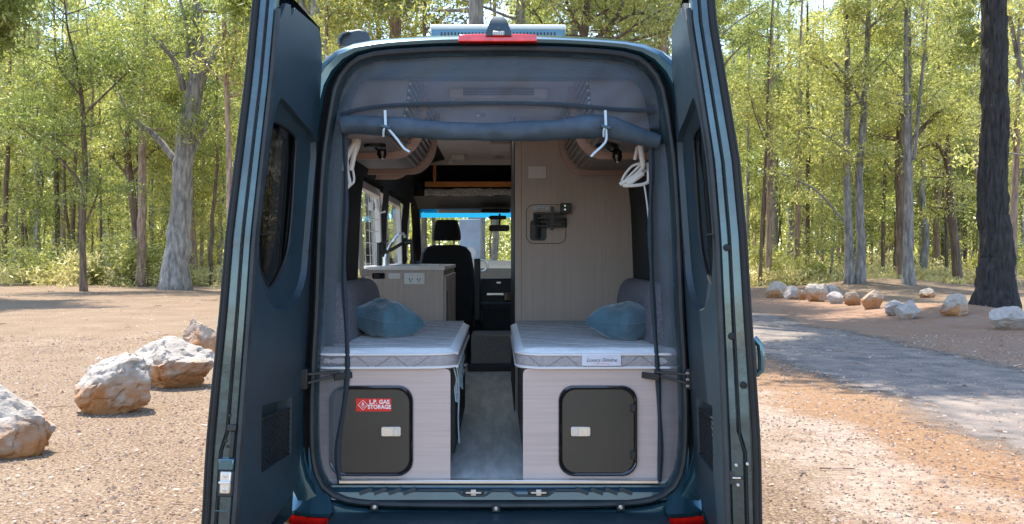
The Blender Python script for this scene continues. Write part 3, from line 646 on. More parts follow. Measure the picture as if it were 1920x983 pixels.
for i, (x, y, w, D, dx, bk, lab) in enumerate([
    (1441, 526, 13, 52, 4, 'bark_pink', 'pinkish straight trunk right of the right van door'), (1425, 532, 7, 50, 12, 'bark_brown', 'curved thin brown stem nearest the right van door'),
    (1453, 515, 12, 64, 3, 'bark_grey', 'pale grey trunk just right of the pinkish straight one'), (1493, 520, 12, 54, 6, 'bark_pink', 'pink brown trunk with a crooked foot in the right woodland'),
    (1514, 520, 10, 56, 0, 'bark_brown', 'slender brown trunk left of the close pair'), (1541, 512, 6, 58, 2, 'bark_pink', 'very thin pink trunk left of the close pair'),
    (1655, 522, 8, 52, 6, 'bark_brown', 'thin dark trunk between the close pair and the twisted fork'), (1668, 505, 6, 62, -2, 'bark_pink', 'needle thin pale trunk by the twisted fork'),
    (1755, 508, 13, 58, 4, 'bark_pink', 'orange brown trunk left of the leaning gum'), (1775, 500, 8, 66, 2, 'bark_grey', 'thin pale trunk behind the leaning gum'),
    (1810, 505, 7, 62, -6, 'bark_brown', 'thin dark trunk close left of the black ironbark'), (1898, 545, 15, 42, 8, 'bark_pink', 'pinkish trunk directly right of the black ironbark'),
    (1400, 510, 6, 60, 3, 'bark_grey', 'thin grey trunk almost touching the right van door')]):
    traced_tree(D, [[(x, y, w), (x + dx * .3, y - 120, w * .9), (x + dx, y - 260, w * .75), (x + dx * 1.4, y - 420, w * .5), (x + dx * 2, y - 540, w * .3)], [(x + dx, y - 260, w * .4), (x + dx - 25, y - 320, w * .3), (x + dx - 40, y - 370, w * .2)]],
        lab, bk, 'leaf', 80 + i, [(x + dx, y - 330, 30, 10)], per=50, twigs=3)
traced_tree(30, [[(1990, 576, 18), (1975, 400, 14), (1950, 250, 12), (1915, 130, 10), (1893, 30, 8), (1880, -60, 6)], [(1915, 130, 7), (1905, 70, 5), (1900, 10, 3)]],
    'pale smooth leaning stem entering at the top right corner', 'bark_grey', 'leaf', 17, [(1900, -60, 30, 8)], twigs=2)
# beyond the van, seen above its roof
traced_tree(27, [[(893, 580, 36), (893, 400, 34), (893, 200, 31), (893, 100, 29), (893, 0, 28), (896, -120, 24), (900, -260, 18)], [(894, -80, 12), (940, -160, 9), (990, -240, 5)], [(894, -140, 12), (850, -210, 8), (800, -260, 5)]],
    'pale blue grey trunk rising above the van roof, left of the camera', 'bark_grey', 'leaf', 18, [(890, -280, 110, 30)], twigs=3)
traced_tree(32, [[(590, 569, 30), (590, 400, 28), (592, 200, 25), (590, 60, 22), (588, -60, 18), (585, -200, 12)], [(592, 60, 12), (565, 0, 9), (550, -60, 6)]],
    'pale trunk between the open left door and the awning case', 'bark_grey', 'leaf', 19, [(590, -180, 90, 24)], twigs=3)
traced_tree(30, [[(612, 574, 10), (612, 400, 9), (612, 200, 8), (612, 60, 7), (614, -60, 6)], [(612, 40, 4), (625, 10, 3)]], 'slim brown stem next to the pale trunk above the awning case', 'bark_pink', 'leaf', 20, [(640, 30, 22, 8)], twigs=2)
traced_tree(33, [[(1090, 566, 26), (1092, 350, 22), (1094, 150, 18), (1098, 40, 15), (1110, -60, 11)], [(1095, 95, 10), (1140, 50, 9), (1165, 15, 8), (1185, -40, 6)], [(1120, 70, 7), (1155, 75, 6), (1190, 55, 5), (1235, 30, 3)], [(1096, 70, 8), (1070, 30, 6), (1050, -10, 4)], [(1150, 45, 6), (1200, 20, 5), (1240, 30, 4)], [(1096, 80, 7), (1030, 50, 5), (1000, 10, 4)], [(1130, 90, 6), (1200, 70, 5), (1270, 45, 4)]],
    'dark twisted branching tree above the right of the van roof', 'bark_brown', 'leaf', 22, [(1080, 30, 35, 10), (1230, 60, 20, 5)], twigs=5, per=45, extra=1)
traced_tree(36, [[(795, 560, 12), (795, 300, 10), (796, 60, 8), (796, -60, 6)], [(796, 60, 4), (840, 20, 3)]], 'thin brown trunk left of the roof air conditioner', 'bark_brown', 'leaf', 23, [(760, 20, 30, 10)], twigs=3)

# tall trees whose crowns stand above the picture and throw the dappled shade
for i, (x, D, H, r0, lab) in enumerate([(4.0, 18.5, 19, .20, 'tall gum hidden by the right van door, its crown shading the road'), (4.75, 22, 21, .24, 'second tall gum behind the right van door, shading the road'), (5.4, 25.5, 22, .24, 'third and farthest tall gum behind the right van door'),
    (-22.5, 37, 20, .26, 'tall gum just outside the left picture edge, shading the clearing'), (-21.6, 33.5, 17, .2, 'nearer tall gum just outside the left picture edge'), (-8.6, 37, 19, .2, 'tall gum behind the left van door at the clearing edge'), (19.5, 31, 20, .26, 'tall gum just outside the right picture edge')]):
    tm, cm = make_tree(700 + i, H, r0, .52, 4.6, nl=17, levels=2, per=58, extra=2.8, cl=(.5, .9), L=(.2, .38), leaf='leaf_dark')
    place_tree(tm, cm, 'bark_grey', (x, D - CAMD, gz(x, D - CAMD)), i, 1, lab, 'tall gums around the clearing')
# undergrowth
def undergrowth():
    rs3 = random.Random(5); cs = []; ra = []
    for i in range(2600):
        D = 50 + 60 * rs3.random() ** 1.5; px = rs3.choice([rs3.uniform(-60, 450), rs3.uniform(1380, 2000), rs3.uniform(1380, 2000)]) if rs3.random() < .9 else rs3.uniform(450, 1380)
        p = P(px, HY, D); h = max(0, mnoise.noise(Vector((p.x * .18, p.y * .18, 1)))) * 2.2
        cs.append((p.x, p.y, gz(p.x, p.y) + .25 + rs3.random() * (.4 + h))); ra.append(rs3.uniform(.5, 1.1))
    fc = []; fr_ = []
    for i in range(7600):
        D = rs3.uniform(125, 175); px = rs3.uniform(-700, 2600); p = P(px, HY, D); fc.append((p.x, p.y, 14 * rs3.random() ** 1.15)); fr_.append(rs3.uniform(1.2, 2.4))
    me = leaves_mesh('far_woodland', fc, fr_, 26, L=(.6, 1.1), wd=.4, m='leaf', seed=8); tag(link('far_woodland', me, M['leaf']), 'hazy mass of far gum foliage behind all the trunks', 'woodland', kind='stuff')
    me = leaves_mesh('undergrowth', cs, ra, 42, L=(.2, .42), wd=.22, m='grass', seed=5, droop=-.7)
    tag(link('undergrowth', me, M['grass']), 'pale green and straw coloured scrub on the woodland floor', 'undergrowth', kind='stuff')
    cs = []; ra = []
    for i in range(260):
        c = rs3.choice([(19, 42, 4, 1), (31, 40, 5, 2), (-24, 46, 12, 2), (28, 44, 10, 1)]); x = rs3.gauss(c[0], c[2]); y = rs3.gauss(c[1], c[3])
        if y < 38: continue
        cs.append((x, y, gz(x, y) + .08)); ra.append(rs3.uniform(.2, .4))
    me = leaves_mesh('grass_tufts', cs, ra, 34, L=(.1, .25), wd=.12, m='grass', seed=6, droop=-1.2)
    tag(link('grass_tufts', me, M['grass']), 'low green grass tufts in front of the trees', 'grass', kind='stuff')
    # shrubs
    protoS = []
    for k in range(3):
        rr = random.Random(300 + k); mb = MB(); tips = []
        for j in range(9):
            a = rr.uniform(0, 6.28); grow(rr, Vector((0, 0, 0)), Vector((math.cos(a) * .6, math.sin(a) * .6, 1)), rr.uniform(1.2, 2.2), .02, 1, 1, mb, tips, .2, .15)
        cc = [t + Vector((rr.gauss(0, .3), rr.gauss(0, .3), rr.gauss(-.3, .3))) for t in tips for _ in range(4)]
        protoS.append((mb.mesh('stem'), leaves_mesh('foliage', cc, [rr.uniform(.3, .6) for _ in cc], 42, L=(.12, .24), m='leaf', seed=300 + k, droop=-.1)))
    sh = [(rs3.choice([rs3.uniform(-20, 420), rs3.uniform(1400, 1960)]), rs3.uniform(50, 66), rs3.randrange(3)) for _ in range(44)]; rk = ranks(sh)
    for px, D, k in sh:
        p = P(px, HY, D)
        t = bpy.data.objects.new('shrub', None); COL.objects.link(t); t.location = (p.x, p.y, gz(p.x, p.y)); t.rotation_euler = (0, 0, rs3.uniform(0, 6)); s = rs3.uniform(.6, 1.3); t.scale = (s, s, s)
        tag(t, where(px, D, k, ['bushy light green shrub', 'spreading yellow green shrub', 'dense rounded shrub'], rk), 'shrub', 'shrubs on the woodland floor')
        for nm, dm, mm in (('stem', protoS[k][0], 'bark_brown'), ('foliage', protoS[k][1], None)):
            o = bpy.data.objects.new(nm, dm); COL.objects.link(o); o.parent = t
            if mm and not dm.materials: dm.materials.append(M[mm])
undergrowth()
#@@VAN@@
# ------------------------------------------------------------------ the camper van
VAN = thing('camper_van', (0, 2.5, 0), 'teal grey high roof camper van with both rear doors open, seen from behind', 'camper van')
FZ = .645
base_r = [(0, .552), (.45, .556), (.66, .572), (.745, .605), (.79, .66), (.815, .76), (.82, .95), (.812, 1.2), (.80, 1.4), (.785, 1.8), (.767, 2.08), (.735, 2.3), (.71, 2.41), (.655, 2.49), (.56, 2.535), (.3, 2.556), (0, 2.562)]
half = catmull([(a, 0, b) for a, b in base_r], 56)
half[0].x = 0; half[-1].x = 0
loopB = [Vector((p.x, 0, p.z)) for p in half] + [Vector((-p.x, 0, p.z)) for p in reversed(half[1:-1])]
NL = len(loopB)
def normals(L):
    out = []
    for i in range(len(L)):
        t = (L[(i + 1) % len(L)] - L[i - 1]).normalized(); out.append(Vector((t.z, 0, -t.x)))
    return out
NB = normals(loopB)
def ring(off, y, wt=None, wb=None):
    """offset loop; wt / wb change the offset at the top / bottom"""
    out = []
    for p, nn in zip(loopB, NB):
        o = off
        if wt is not None and nn.z > 0: o = off + (wt - off) * nn.z ** 2
        if wb is not None and nn.z < 0: o = off + (wb - off) * nn.z ** 2
        out.append(Vector((p.x + nn.x * o, y, p.z + nn.z * o)))
    return out
# outer painted surround
mb = MB(); mb.loft([ring(.055, .035, .03, .035), ring(.058, .0, .032, .04), ring(.066, -.012, .038, .05), ring(.10, -.016, .052, .10), ring(.135, .0, .066, .16), ring(.155, .05, .085, .2), ring(.165, .14, .10, .22)])
part('body_surround', mb, 'paint', VAN)
mb = MB(); mb.loft([ring(.020, .02, .014, .0), ring(.022, .05), ring(.04, .055, .025), ring(.056, .045, .032, .037)])
part('door_channel', mb, 'rubber', VAN)
mb = MB(); mb.loft([ring(.0, .02), ring(-.006, .0), ring(.002, -.016), ring(.014, -.02), ring(.024, -.008), ring(.024, .03)])
part('weather_seal', mb, 'seal', VAN)
mb = MB(); mb.loft([ring(-.002, .015), ring(-.012, .03), ring(-.016, .10), ring(-.05, .14)])
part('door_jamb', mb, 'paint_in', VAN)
# body sides and roof (cells left out for the windows and the added roof opening)
prof = [(1.00, .45), (1.01, .9), (1.0, 1.3), (.985, 1.5), (.95, 1.95), (.93, 2.15), (.905, 2.35), (.84, 2.55), (.70, 2.65), (.4, 2.69), (0, 2.70)]
ysb = [.13, 1.4, 1.6, 2.6, 2.95, 4.0, 4.35, 4.55, 5.4, 5.7]
WIN = {(1, 0): 1}
def RY(y): return .06 * max(0, 1 - y / 1.5)
def shell(inset, name, m, zlo, zoff, holes, x_in=0.):
    mb = MB(); pf = [(a - inset, z - zoff * (z > 2.4)) for a, z in prof if z >= zlo]
    pf = pf + [(-a, z) for a, z in reversed(pf[:-1])]; n = len(pf)
    for j in range(len(ysb) - 1):
        for i in range(n - 1):
            zc = (pf[i][1] + pf[i + 1][1]) / 2; side = -1 if i >= n // 2 else 1
            if (side, j) in holes and 1.5 < zc < 2.15: continue
            if j in (2, 3) and zc > 2.6: continue
            (a, z), (b, w) = pf[i], pf[i + 1]; q0, q1 = RY(ysb[j]), RY(ysb[j + 1])
            mb.add([(a, ysb[j], z - q0 * (z > 2.3)), (b, ysb[j], w - q0 * (w > 2.3)), (b, ysb[j + 1], w - q1 * (w > 2.3)), (a, ysb[j + 1], z - q1 * (z > 2.3))], [(0, 1, 2, 3)], True)
    return part(name, mb, m, VAN)
HOLES = {(-1, 2), (-1, 4), (-1, 7), (1, 7), (-1, 0), (1, 0)}
shell(0, 'body_shell', 'paint', .4, 0, HOLES)
# inner lining
mb = MB(); lin = [(.87, FZ), (.88, 1.0), (.872, 1.5), (.855, 1.95), (.835, 2.15), (.78, 2.36), (.62, 2.52), (.5, 2.553)]
for sgn in (-1, 1):
    for j in range(len(ysb) - 2):
        for i in range(len(lin) - 1):
            zc = (lin[i][1] + lin[i + 1][1]) / 2
            if (sgn, j) in HOLES and 1.5 < zc < 2.15 and not (j == 0): continue
            (a, z), (b, w) = lin[i], lin[i + 1]; y0 = max(ysb[j], .12)
            mb.add([(sgn * a, y0, z), (sgn * b, y0, w), (sgn * b, ysb[j + 1], w), (sgn * a, ysb[j + 1], z)], [(0, 1, 2, 3)], True)
mb.loft([[Vector((v.x, v.y, v.z)) for v in ring(-.045, .135)], [Vector((v.x * 1.09, .20, v.z + .0)) for v in ring(-.04, .2)]])
part('wall_lining', mb, 'carpet', VAN)
mb = MB()
for x0_, x1_, y0_, y1_ in ((-.80, .80, .15, 2.2), (-.80, .80, 2.9, 4.5), (-.80, -.33, 2.2, 2.9), (.12, .80, 2.2, 2.9)): mb.box(x0_, x1_, y0_, y1_, 2.553, 2.575)
part('ceiling_panel', mb, 'ceiling', VAN)
mb = MB(); mb.loft([[Vector((x, y, z)) for x, y in ((-.345 + q, 2.185 + q), (.115 - q, 2.185 + q), (.115 - q, 2.915 - q), (-.345 + q, 2.915 - q))] for q, z in ((0, 2.575), (0, 2.74), (.05, 2.78))], smooth=False, cap1=True)  # roof opening and milky dome added to bring daylight into the cabin
m_ = bpy.data.materials.new('milky skylight plastic'); m_.use_nodes = True; n_ = m_.node_tree.nodes; n_.remove(n_['Principled BSDF']); t_ = n_.new('ShaderNodeBsdfTranslucent'); t_.inputs[0].default_value = (.9, .9, .88, 1); m_.node_tree.links.new(t_.outputs[0], n_['Material Output'].inputs[0])
part('added_skylight', mb, m_, VAN)
for x0_, x1_, y0_, y1_ in ((-.705, -.35, 1.6, 2.96), (.12, .705, 1.6, 2.96), (-.35, .12, 1.6, 2.18)):
    mb = MB(); mb.box(x0_, x1_, y0_, y1_, 2.63, 2.68); part('roof_panel', mb, 'paint', VAN)
mb = MB(); mb.box(-.70, .70, .14, .235, 2.47, 2.552); part('rear_header', mb, 'trim', VAN, .006)
mb = MB(); mb.box(-.89, .89, .05, 4.55, FZ - .02, FZ); part('floor_panel', mb, 'floor', VAN)
mb = MB(); mb.box(-.9, .9, .05, 5.9, .45, FZ - .022); part('underbody', mb, 'black', VAN)
# wheels
for sx in (-1, 1):
    for wy in (1.3, 5.6):
        w = MB(); c = Vector((sx * .86, wy, .34))
        lp = [[c + Vector((dx * sx, r * math.cos(a), r * math.sin(a))) for a in [i * math.pi / 16 for i in range(32)]] for dx, r in ((-.1, .2), (-.1, .31), (-.08, .34), (.08, .34), (.1, .31), (.1, .2))]
        w.loft(lp); wo = part('wheel', w, 'rubber', VAN)
        rm = MB(); rm.loft([[c + Vector((dx * sx, r * math.cos(a), r * math.sin(a))) for a in [i * math.pi / 16 for i in range(32)]] for dx, r in ((.05, .2), (.085, .2), (.06, .15), (.09, .05))], cap1=True)
        part('rim', rm, 'steel', wo)
# sill: aluminium strip, painted step, raised trim, catches
mb = MB(); mb.box(-.715, .715, .012, .05, FZ - .014, FZ + .003); part('sill_strip', mb, 'alu', VAN, .003)
mb = MB()
def cs(x0, x1, pts):
    mb.loft([[Vector((x0, a, b)) for a, b in pts], [Vector((x1, a, b)) for a, b in pts]], smooth=False, cap0=True, cap1=True)
cs(-.775, .775, [(.05, .625), (.045, .55), (-.006, .562), (.0, .60), (.02, .612), (.022, .625)])
sill = part('door_sill', mb, 'sillp', VAN, .003)
mb = MB()
for x0, x1 in ((-.30, -.17), (-.02, .04), (.24, .30)): pass
trap = [(-.36, .608), (-.19, .608), (-.155, .585), (-.06, .585), (-.03, .608), (.05, .608), (.08, .585), (.22, .585), (.25, .608), (.36, .608)]
for (x0, z0), (x1, z1) in zip(trap, trap[1:]): mb.bar((x0, .0, z0 - .002), (x1, .0, z1 - .002), .012, .010, Vector((0, 1, 0)))
part('sill_rib', mb, 'trim', VAN, .002)
for x0, sg in ((-.62, 1), (.40, 1)):
    for k in range(4):
        b_ = MB(); s_ = -1 if x0 < 0 else 1
        b_.bar((x0 + k * .065, -.0015, .592), (x0 + k * .065 + .055 * (-s_), -.0015, .612), .018, .006, Vector((0, 1, 0))); part('sill_tread', b_, 'trim', VAN)
for cx_ in (-.112, .178):
    b_ = MB(); b_.box(cx_ - .048, cx_ + .048, -.006, .01, .588, .610); c_ = part('door_catch', b_, 'black', VAN, .003)
    b_ = MB(); b_.bar((cx_ - .035, -.012, .598), (cx_ + .035, -.012, .598), .012, .008); b_.box(cx_ - .012, cx_ + .012, -.016, -.004, .585, .612)
    part('catch_bolt', b_, 'steel', c_, .002)
mb = MB(); mb.box(-.045, .045, -.02, -.002, .52, .525)
# bumper
mb = MB(); bp = [(.06, .515), (-.10, .508), (-.185, .500), (-.215, .485), (-.225, .46), (-.225, .33), (-.19, .29), (.1, .29)]
mb.loft([[Vector((x, a + .0 * x, b)) for a, b in bp] for x in (-.742, .742)], smooth=False, cap0=True, cap1=True); part('bumper_step', mb, 'trim', VAN, .012)
for s_ in (-1, 1):
    mb = MB(); lp = []
    for t in range(9):
        a = R(90 * t / 8); x = .75 + .235 * math.sin(a); y = .10 - .27 * math.cos(a)
        lp.append([Vector((s_ * x, y + .0, z)) for z in (.29, .40, .47, .486)])
    mb.loft(lp, closed=False); part('bumper_corner', mb, 'trim', VAN)
    mb = MB(); lp = []
    for t in range(9):
        a = R(90 * t / 8); x = .746 + .225 * math.sin(a); y = .10 - .17 * math.cos(a)
        lp.append([Vector((s_ * x, y, z)) for z in (.30, .50)] + [Vector((s_ * x * .995, y + .03, .50))] )
    mb.loft(lp, closed=False); tl = part('tail_light', mb, 'tail', VAN)
    mb = MB(); lp = []
    for t in range(5, 9):
        a = R(90 * t / 8); x = .747 + .227 * math.sin(a); y = .10 - .172 * math.cos(a)
        lp.append([Vector((s_ * x, y, z)) for z in (.36, .498)])
    mb.loft(lp, closed=False); part('indicator_lens', mb, 'amber', tl)
    mb = MB(); lp = []   # painted rear corner above the lamp
    for t in range(11):
        a = R(90 * t / 10); f = t / 10
        lp.append([Vector((s_ * (.735 + .262 * math.sin(a)), .13 - .20 * math.cos(a), .504)), Vector((s_ * (.735 + .262 * math.sin(a)), .13 - .205 * math.cos(a), .52)),
                   Vector((s_ * (.735 + .255 * math.sin(a)), .14 - .19 * math.cos(a), .545)), Vector((s_ * (.76 + .215 * math.sin(a)), .15 - .15 * math.cos(a), .60 + .03 * f)), Vector((s_ * (.80 + .175 * math.sin(a)), .17 - .13 * math.cos(a), .72)), Vector((s_ * (.85 + .135 * math.sin(a)), .17 - .10 * math.cos(a), .9))])
    mb.loft(lp, closed=False); part('corner_panel', mb, 'paint', VAN)
for px, py in ((702, 951), (930, 954), (1164, 951)):
    p = P(px, py, 4.075); b_ = MB(); b_.box(p.x - .018, p.x + .018, -.026, -.015, p.z - .016, p.z + .016); c_ = part('seal_clip', b_, 'black', VAN, .002)
    b_ = MB(); b_.loft([[Vector((p.x + r_ * math.cos(a), y_, p.z + r_ * math.sin(a))) for a in [i * math.pi / 6 for i in range(12)]] for r_, y_ in ((.010, -.024), (.010, -.030), (.006, -.033))], cap1=True); part('screw', b_, 'steel', c_)
# roof lamp bar, camera, air conditioner, awning end
def rprism(poly, y0, y1, m, name, par, bev=.004):
    b_ = MB(); b_.prism(poly, lambda a, b, t: Vector((a, t, b)), y0, y1); return part(name, b_, m, par, bev)
z1 = 1.65 + (480 - 64) / FPX * 4.06
lb = rprism([(-.18, z1 - .034), (.17, z1 - .034), (.165, z1 - .004), (.10, z1), (-.10, z1), (-.175, z1 - .004)], -.045, .04, 'red', 'brake_light_bar', VAN)
lb.data.materials.clear(); lb.data.materials.append(M['tail'])
mb = MB(); hs = []
for f, hw, yy in ((0, .056, -.06), (.02, .054, -.062), (.05, .043, -.058), (.075, .033, -.048), (.09, .022, -.036), (.096, .008, -.02)):
    hs.append([Vector((hw * x_, yy + (.10 if b_ else 0), z1 - .012 + f)) for x_, b_ in ((-1, 0), (-.8, -0), (.8, 0), (1, 0), (1, 1), (-1, 1))])
mb.loft(hs, cap1=True); ch = part('reversing_camera', mb, 'trim', VAN)
b_ = MB(); b_.box(-.026, .026, -.070, -.055, z1 - .012, z1 + .006); part('camera_window', b_, 'steel', ch, .003)
for k in range(6):
    b_ = MB(); b_.box(-.022 + k * .0085, -.018 + k * .0085, -.073, -.069, z1 - .009, z1 + .003); part('camera_slot', b_, 'black', ch)
b_ = MB(); b_.tube([(0, -.052, z1 + .02), (0, -.066, z1 + .02)], .006, 10); part('camera_lens', b_, 'gloss_black', ch)
D = 5.2; a0, a1 = P(808, 46, D), P(1060, 66, D)
mb = MB(); mb.box(a0.x, a1.x, a0.y, a0.y + .9, 2.70, a0.z - .012); ac = part('roof_air_conditioner', mb, 'paint', VAN, .01)
b_ = MB(); b_.box(a0.x - .006, a1.x + .006, a0.y - .008, a0.y + .9, a0.z - .03, a0.z); part('cover', b_, 'white', ac, .012)
for k in range(34):
    if 14 < k < 20: continue
    x = a0.x + .06 + k * (a1.x - a0.x - .12) / 33; b_ = MB(); b_.box(x - .004, x + .004, a0.y - .006, a0.y + .004, a0.z - .075, a0.z - .045); part('vent_slot', b_, 'black', ac)
D = 4.5; pts = [(632, 86), (633, 72), (640, 62), (655, 57), (672, 54), (686, 57), (692, 66), (694, 86)]
poly = [(P(x, y, D).x, P(x, y, D).z) for x, y in pts]
aw = rprism(poly, .4, 2.9, 'trim', 'awning_case', VAN, .01)
rprism([(P(x, y, 4.49).x, P(x, y, 4.49).z) for x, y in ((633, 84), (634, 73), (641, 64), (655, 59), (657, 63), (645, 68), (639, 76), (639, 84))], .37, .40, 'gloss_black', 'end_cap', aw, .004)
# door mirrors and front parts (seen only in outline)
for s_ in (-1, 1):
    b_ = MB(); b_.box(s_ * 1.08, s_ * 1.28, 5.35, 5.45, 1.55, 1.95); b_.box(s_ * .94, s_ * 1.10, 5.38, 5.43, 1.58, 1.66); part('side_mirror', b_, 'black', VAN, .03)

# ------------------------------------------------------------------ rear doors
TW = .018
def door(s, alpha, H0, label):
    TW = .018; BUMP = [0, 0, .008, .014, .008, 0, 0] if s < 0 else [0, .005, .03, .04, .04, .017, 0]
    al = R(alpha); ca, sa = math.cos(al), math.sin(al)
    H = lambda z: H0 - .056 * (z - .6)
    def DP(u, t, z):
        t = t * (1 - .11 * max(0, z - 1.))
        return Vector((s * (H(z) + u / .75 * np.interp(z, [.6, .77, 1.45, 1.72, 2.0, 2.3, 2.5], BUMP) + u * sa - u * TW * max(0, z - .9) + t * ca), -.02 - u * ca + t * sa, z))
    def inv(px, py, t=0., mir=False):
        u = .4; z = 1.2
        k = (CX - px) / FPX if s < 0 else (px - CX) / FPX
        for _ in range(30):
            D = 4.08 - u * ca + t * sa; z = CAMZ - (py - HY) / FPX * D
            # H + u sa + t ca = k (4.08 - u ca + t sa)
            u = (k * (4.08 + t * sa) - H(z) - t * ca) / (sa + k * ca)
        return (u, z)
    Wd = lambda z: .79 - .05 * (z - .6)
    zt, zb = 2.66, .50
    # outline of the inner lining in (u, z)
    trim = [(0.0, .70), (.03, .645), (.135, .609), (.20, .60), (.383, .572), (.60, .548), (.785, .53)]
    nfree = 14
    trim += [(Wd(z) - .004, z) for z in np.linspace(.62, 2.52, nfree)]
    trim += [(.62, 2.60), (.56, 2.61), (.535, 2.57), (.50, 2.615), (.10, 2.635), (.04, 2.60), (.0, 2.53)]
    rec = [LI(px, py, 0.) for px, py in RECESS]
    gla = [LI(px, py, .055) for px, py in GLASSL]
    gla = [(min(u + (.06 if u > .5 else 0), Wd(z) - .05), z) for u, z in gla]; rec = [(min(u, Wd(z) - .022), z) for u, z in rec]
    rec = [(v.x, v.z) for v in catmull([(u, 0, z) for u, z in rec], 40, True)]
    gla = [(v.x, v.z) for v in catmull([(u, 0, z) for u, z in gla], 40, True)]
    # align start
    def nearest(L, p): return min(range(len(L)), key=lambda i: (L[i][0] - p[0]) ** 2 + (L[i][1] - p[1]) ** 2)
    k = nearest(gla, rec[0]); gla = gla[k:] + gla[:k]
    poc = [LI(px, py, 0.) for px, py in ((492, 762), (548, 745), (546, 850), (490, 888))]
    poc = poc if True else poc
    body = MB()
    # shell: end-face profile swept up the free edge
    zs = list(np.linspace(zb, zt, 30)); loops = []
    for z in zs:
        w = Wd(z); wide = .005 * math.exp(-((z - 1.0) / .35) ** 2) - .015 * max(0, (z - 2.0))
        bul = .018 if z < .98 else 0; 
        loops.append([DP(0.0, .02, z), DP(w - .03, .02, z), DP(w - .004, .022, z), DP(w + .004, .030, z), DP(w + .004, .052 + bul, z), DP(w - .008, .056 + bul, z), DP(w - .008, .062 + bul, z),
                      DP(w + .002, .068 + bul, z), DP(w + .002, .100, z), DP(w - .010, .104, z), DP(w - .004, .122 + wide, z), DP(w - .03, .132 + wide, z), DP(.0, .115, z)])
    body.loft([[l[i] for i in range(1, 12)] for l in loops], closed=False)
    # top, bottom and hinge edge
    for z in (zb, zt):
        w = Wd(z); body.add([DP(.0, .02, z), DP(w, .02, z), DP(w, .125, z), DP(.0, .115, z)], [(0, 1, 2, 3)])
    body.loft([[DP(0.004, .02, z), DP(.0, .06, z), DP(.0, .115, z)] for z in zs], closed=False)
    # outer skin with window opening
    sk = [(0., zb), (Wd(zb) - .03, zb)] + [(Wd(z) - .03, z) for z in zs[1:-1]] + [(Wd(zt) - .03, zt), (0., zt)] + [(0., z) for z in reversed(zs[1:-1])]
    fk = filled([sk, [(u, z) for u, z in gla]], lambda u, z: DP(u, .130 - .015 * (1 - u / .75), z)); body.add(fk.v, fk.f)
    # inner metal ring between lining and skin round the window
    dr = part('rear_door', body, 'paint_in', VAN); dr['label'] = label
    tr = filled([trim, rec, poc], lambda u, z: DP(u, 0, z))
    tr.loft([[DP(u, 0, z) for u, z in trim], [DP(u, .022, z) for u, z in trim]])
    tr.loft([[DP(u, 0, z) for u, z in rec], [DP(u + (g[0] - u) * .06, .026, z + (g[1] - z) * .10) for (u, z), g in zip(rec, gla)], [DP(u + (g[0] - u) * .6, .040, z + (g[1] - z) * .6) for (u, z), g in zip(rec, gla)], [DP(u, .055, z) for u, z in gla]])
    # pocket walls and back
    pi = [(u * .93 + .027, z * .97 + .03) for u, z in poc]
    tr.loft([[DP(u, 0, z) for u, z in poc], [DP(u, .06, z) for u, z in pi]], smooth=False); tr.add([DP(u, .06, z) for u, z in pi], [(0, 1, 2, 3)])
    lt = part('door_lining', tr, 'trim', dr)
    # seams across the lining
    b_ = MB(); us = [min(u for u, z in rec if z > 1.2), 0]
    b_.bar(DP(.002, -.001, 1.67), DP(.06, -.001, 1.67), .004, .005); part('lining_seam', b_, 'black', dr); b_ = MB(); b_.bar(DP(.60, -.001, 1.73), DP(.74, -.001, 1.73), .004, .005); part('lining_seam', b_, 'black', dr)
    # bevelled edge rail along the free side of the lining
    b_ = MB(); b_.loft([[DP(Wd(z) - .004, .0, z), DP(Wd(z) + .012, .006, z), DP(Wd(z) + .014, .018, z), DP(Wd(z) + .002, .024, z)] for z in np.linspace(.52, 2.56, 24)], closed=False)
    part('edge_rail', b_, 'seal', dr)
    # rubber seals
    b_ = MB(); b_.tube([DP(Wd(z) + .006, .108 + (.006 * math.exp(-((z - 1.0) / .35) ** 2)), z) for z in np.linspace(zb, zt, 40)], .0105, 8)
    b_.tube([DP(Wd(z) + .002, .121 + (.006 * math.exp(-((z - 1.0) / .35) ** 2)), z) for z in np.linspace(zb, zt, 40)], .009, 8); part('weather_seal', b_, 'rubber', dr)
    b_ = MB(); b_.tube([DP(Wd(z) + .004, .062 + (.018 if z < .98 else 0), z) for z in np.linspace(zb, zt, 40)], .004, 6); part('inner_seal', b_, 'rubber', dr)
    # glass
    b_ = MB(); g2 = filled([gla], lambda u, z: DP(u, .058, z)); b_.add(g2.v, g2.f); g3 = filled([gla], lambda u, z: DP(u, .064, z)); b_.add(g3.v, g3.f)
    part('window_pane', b_, 'tint', dr)
    b_ = MB(); gp = [DP(u, .054, z) for u, z in gla]; b_.tube(gp + [gp[0]], .005, 6, cap=False); part('window_gasket', b_, 'black', dr)
    # net in the pocket
    b_ = MB(); (ua, za), (ub, zb_), (uc, zc), (ud, zd) = poc
    def Q(a, c):
        lo = (ud + (uc - ud) * a, zd + (zc - zd) * a); hi = (ua + (ub - ua) * a, za + (zb_ - za) * a); c = c * .80
        return DP(lo[0] + (hi[0] - lo[0]) * c, .008, lo[1] + (hi[1] - lo[1]) * c)
    for i in range(-9, 10):
        a0, c0 = max(0, i / 9), max(0, -i / 9); ln = min(1 - a0, 1 - c0)
        if ln > .05:
            b_.tube([Q(a0, c0), Q(a0 + ln, c0 + ln)], .0022, 4); b_.tube([Q(1 - a0, c0), Q(1 - a0 - ln, c0 + ln)], .0022, 4)
    b_.tube([Q(0, 1), Q(1, 1)], .004, 5); part('storage_net', b_, 'net', dr)
    # end face hardware
    def EF(t, z, lift=0.): return DP(Wd(z) + .006 + lift, t, z)
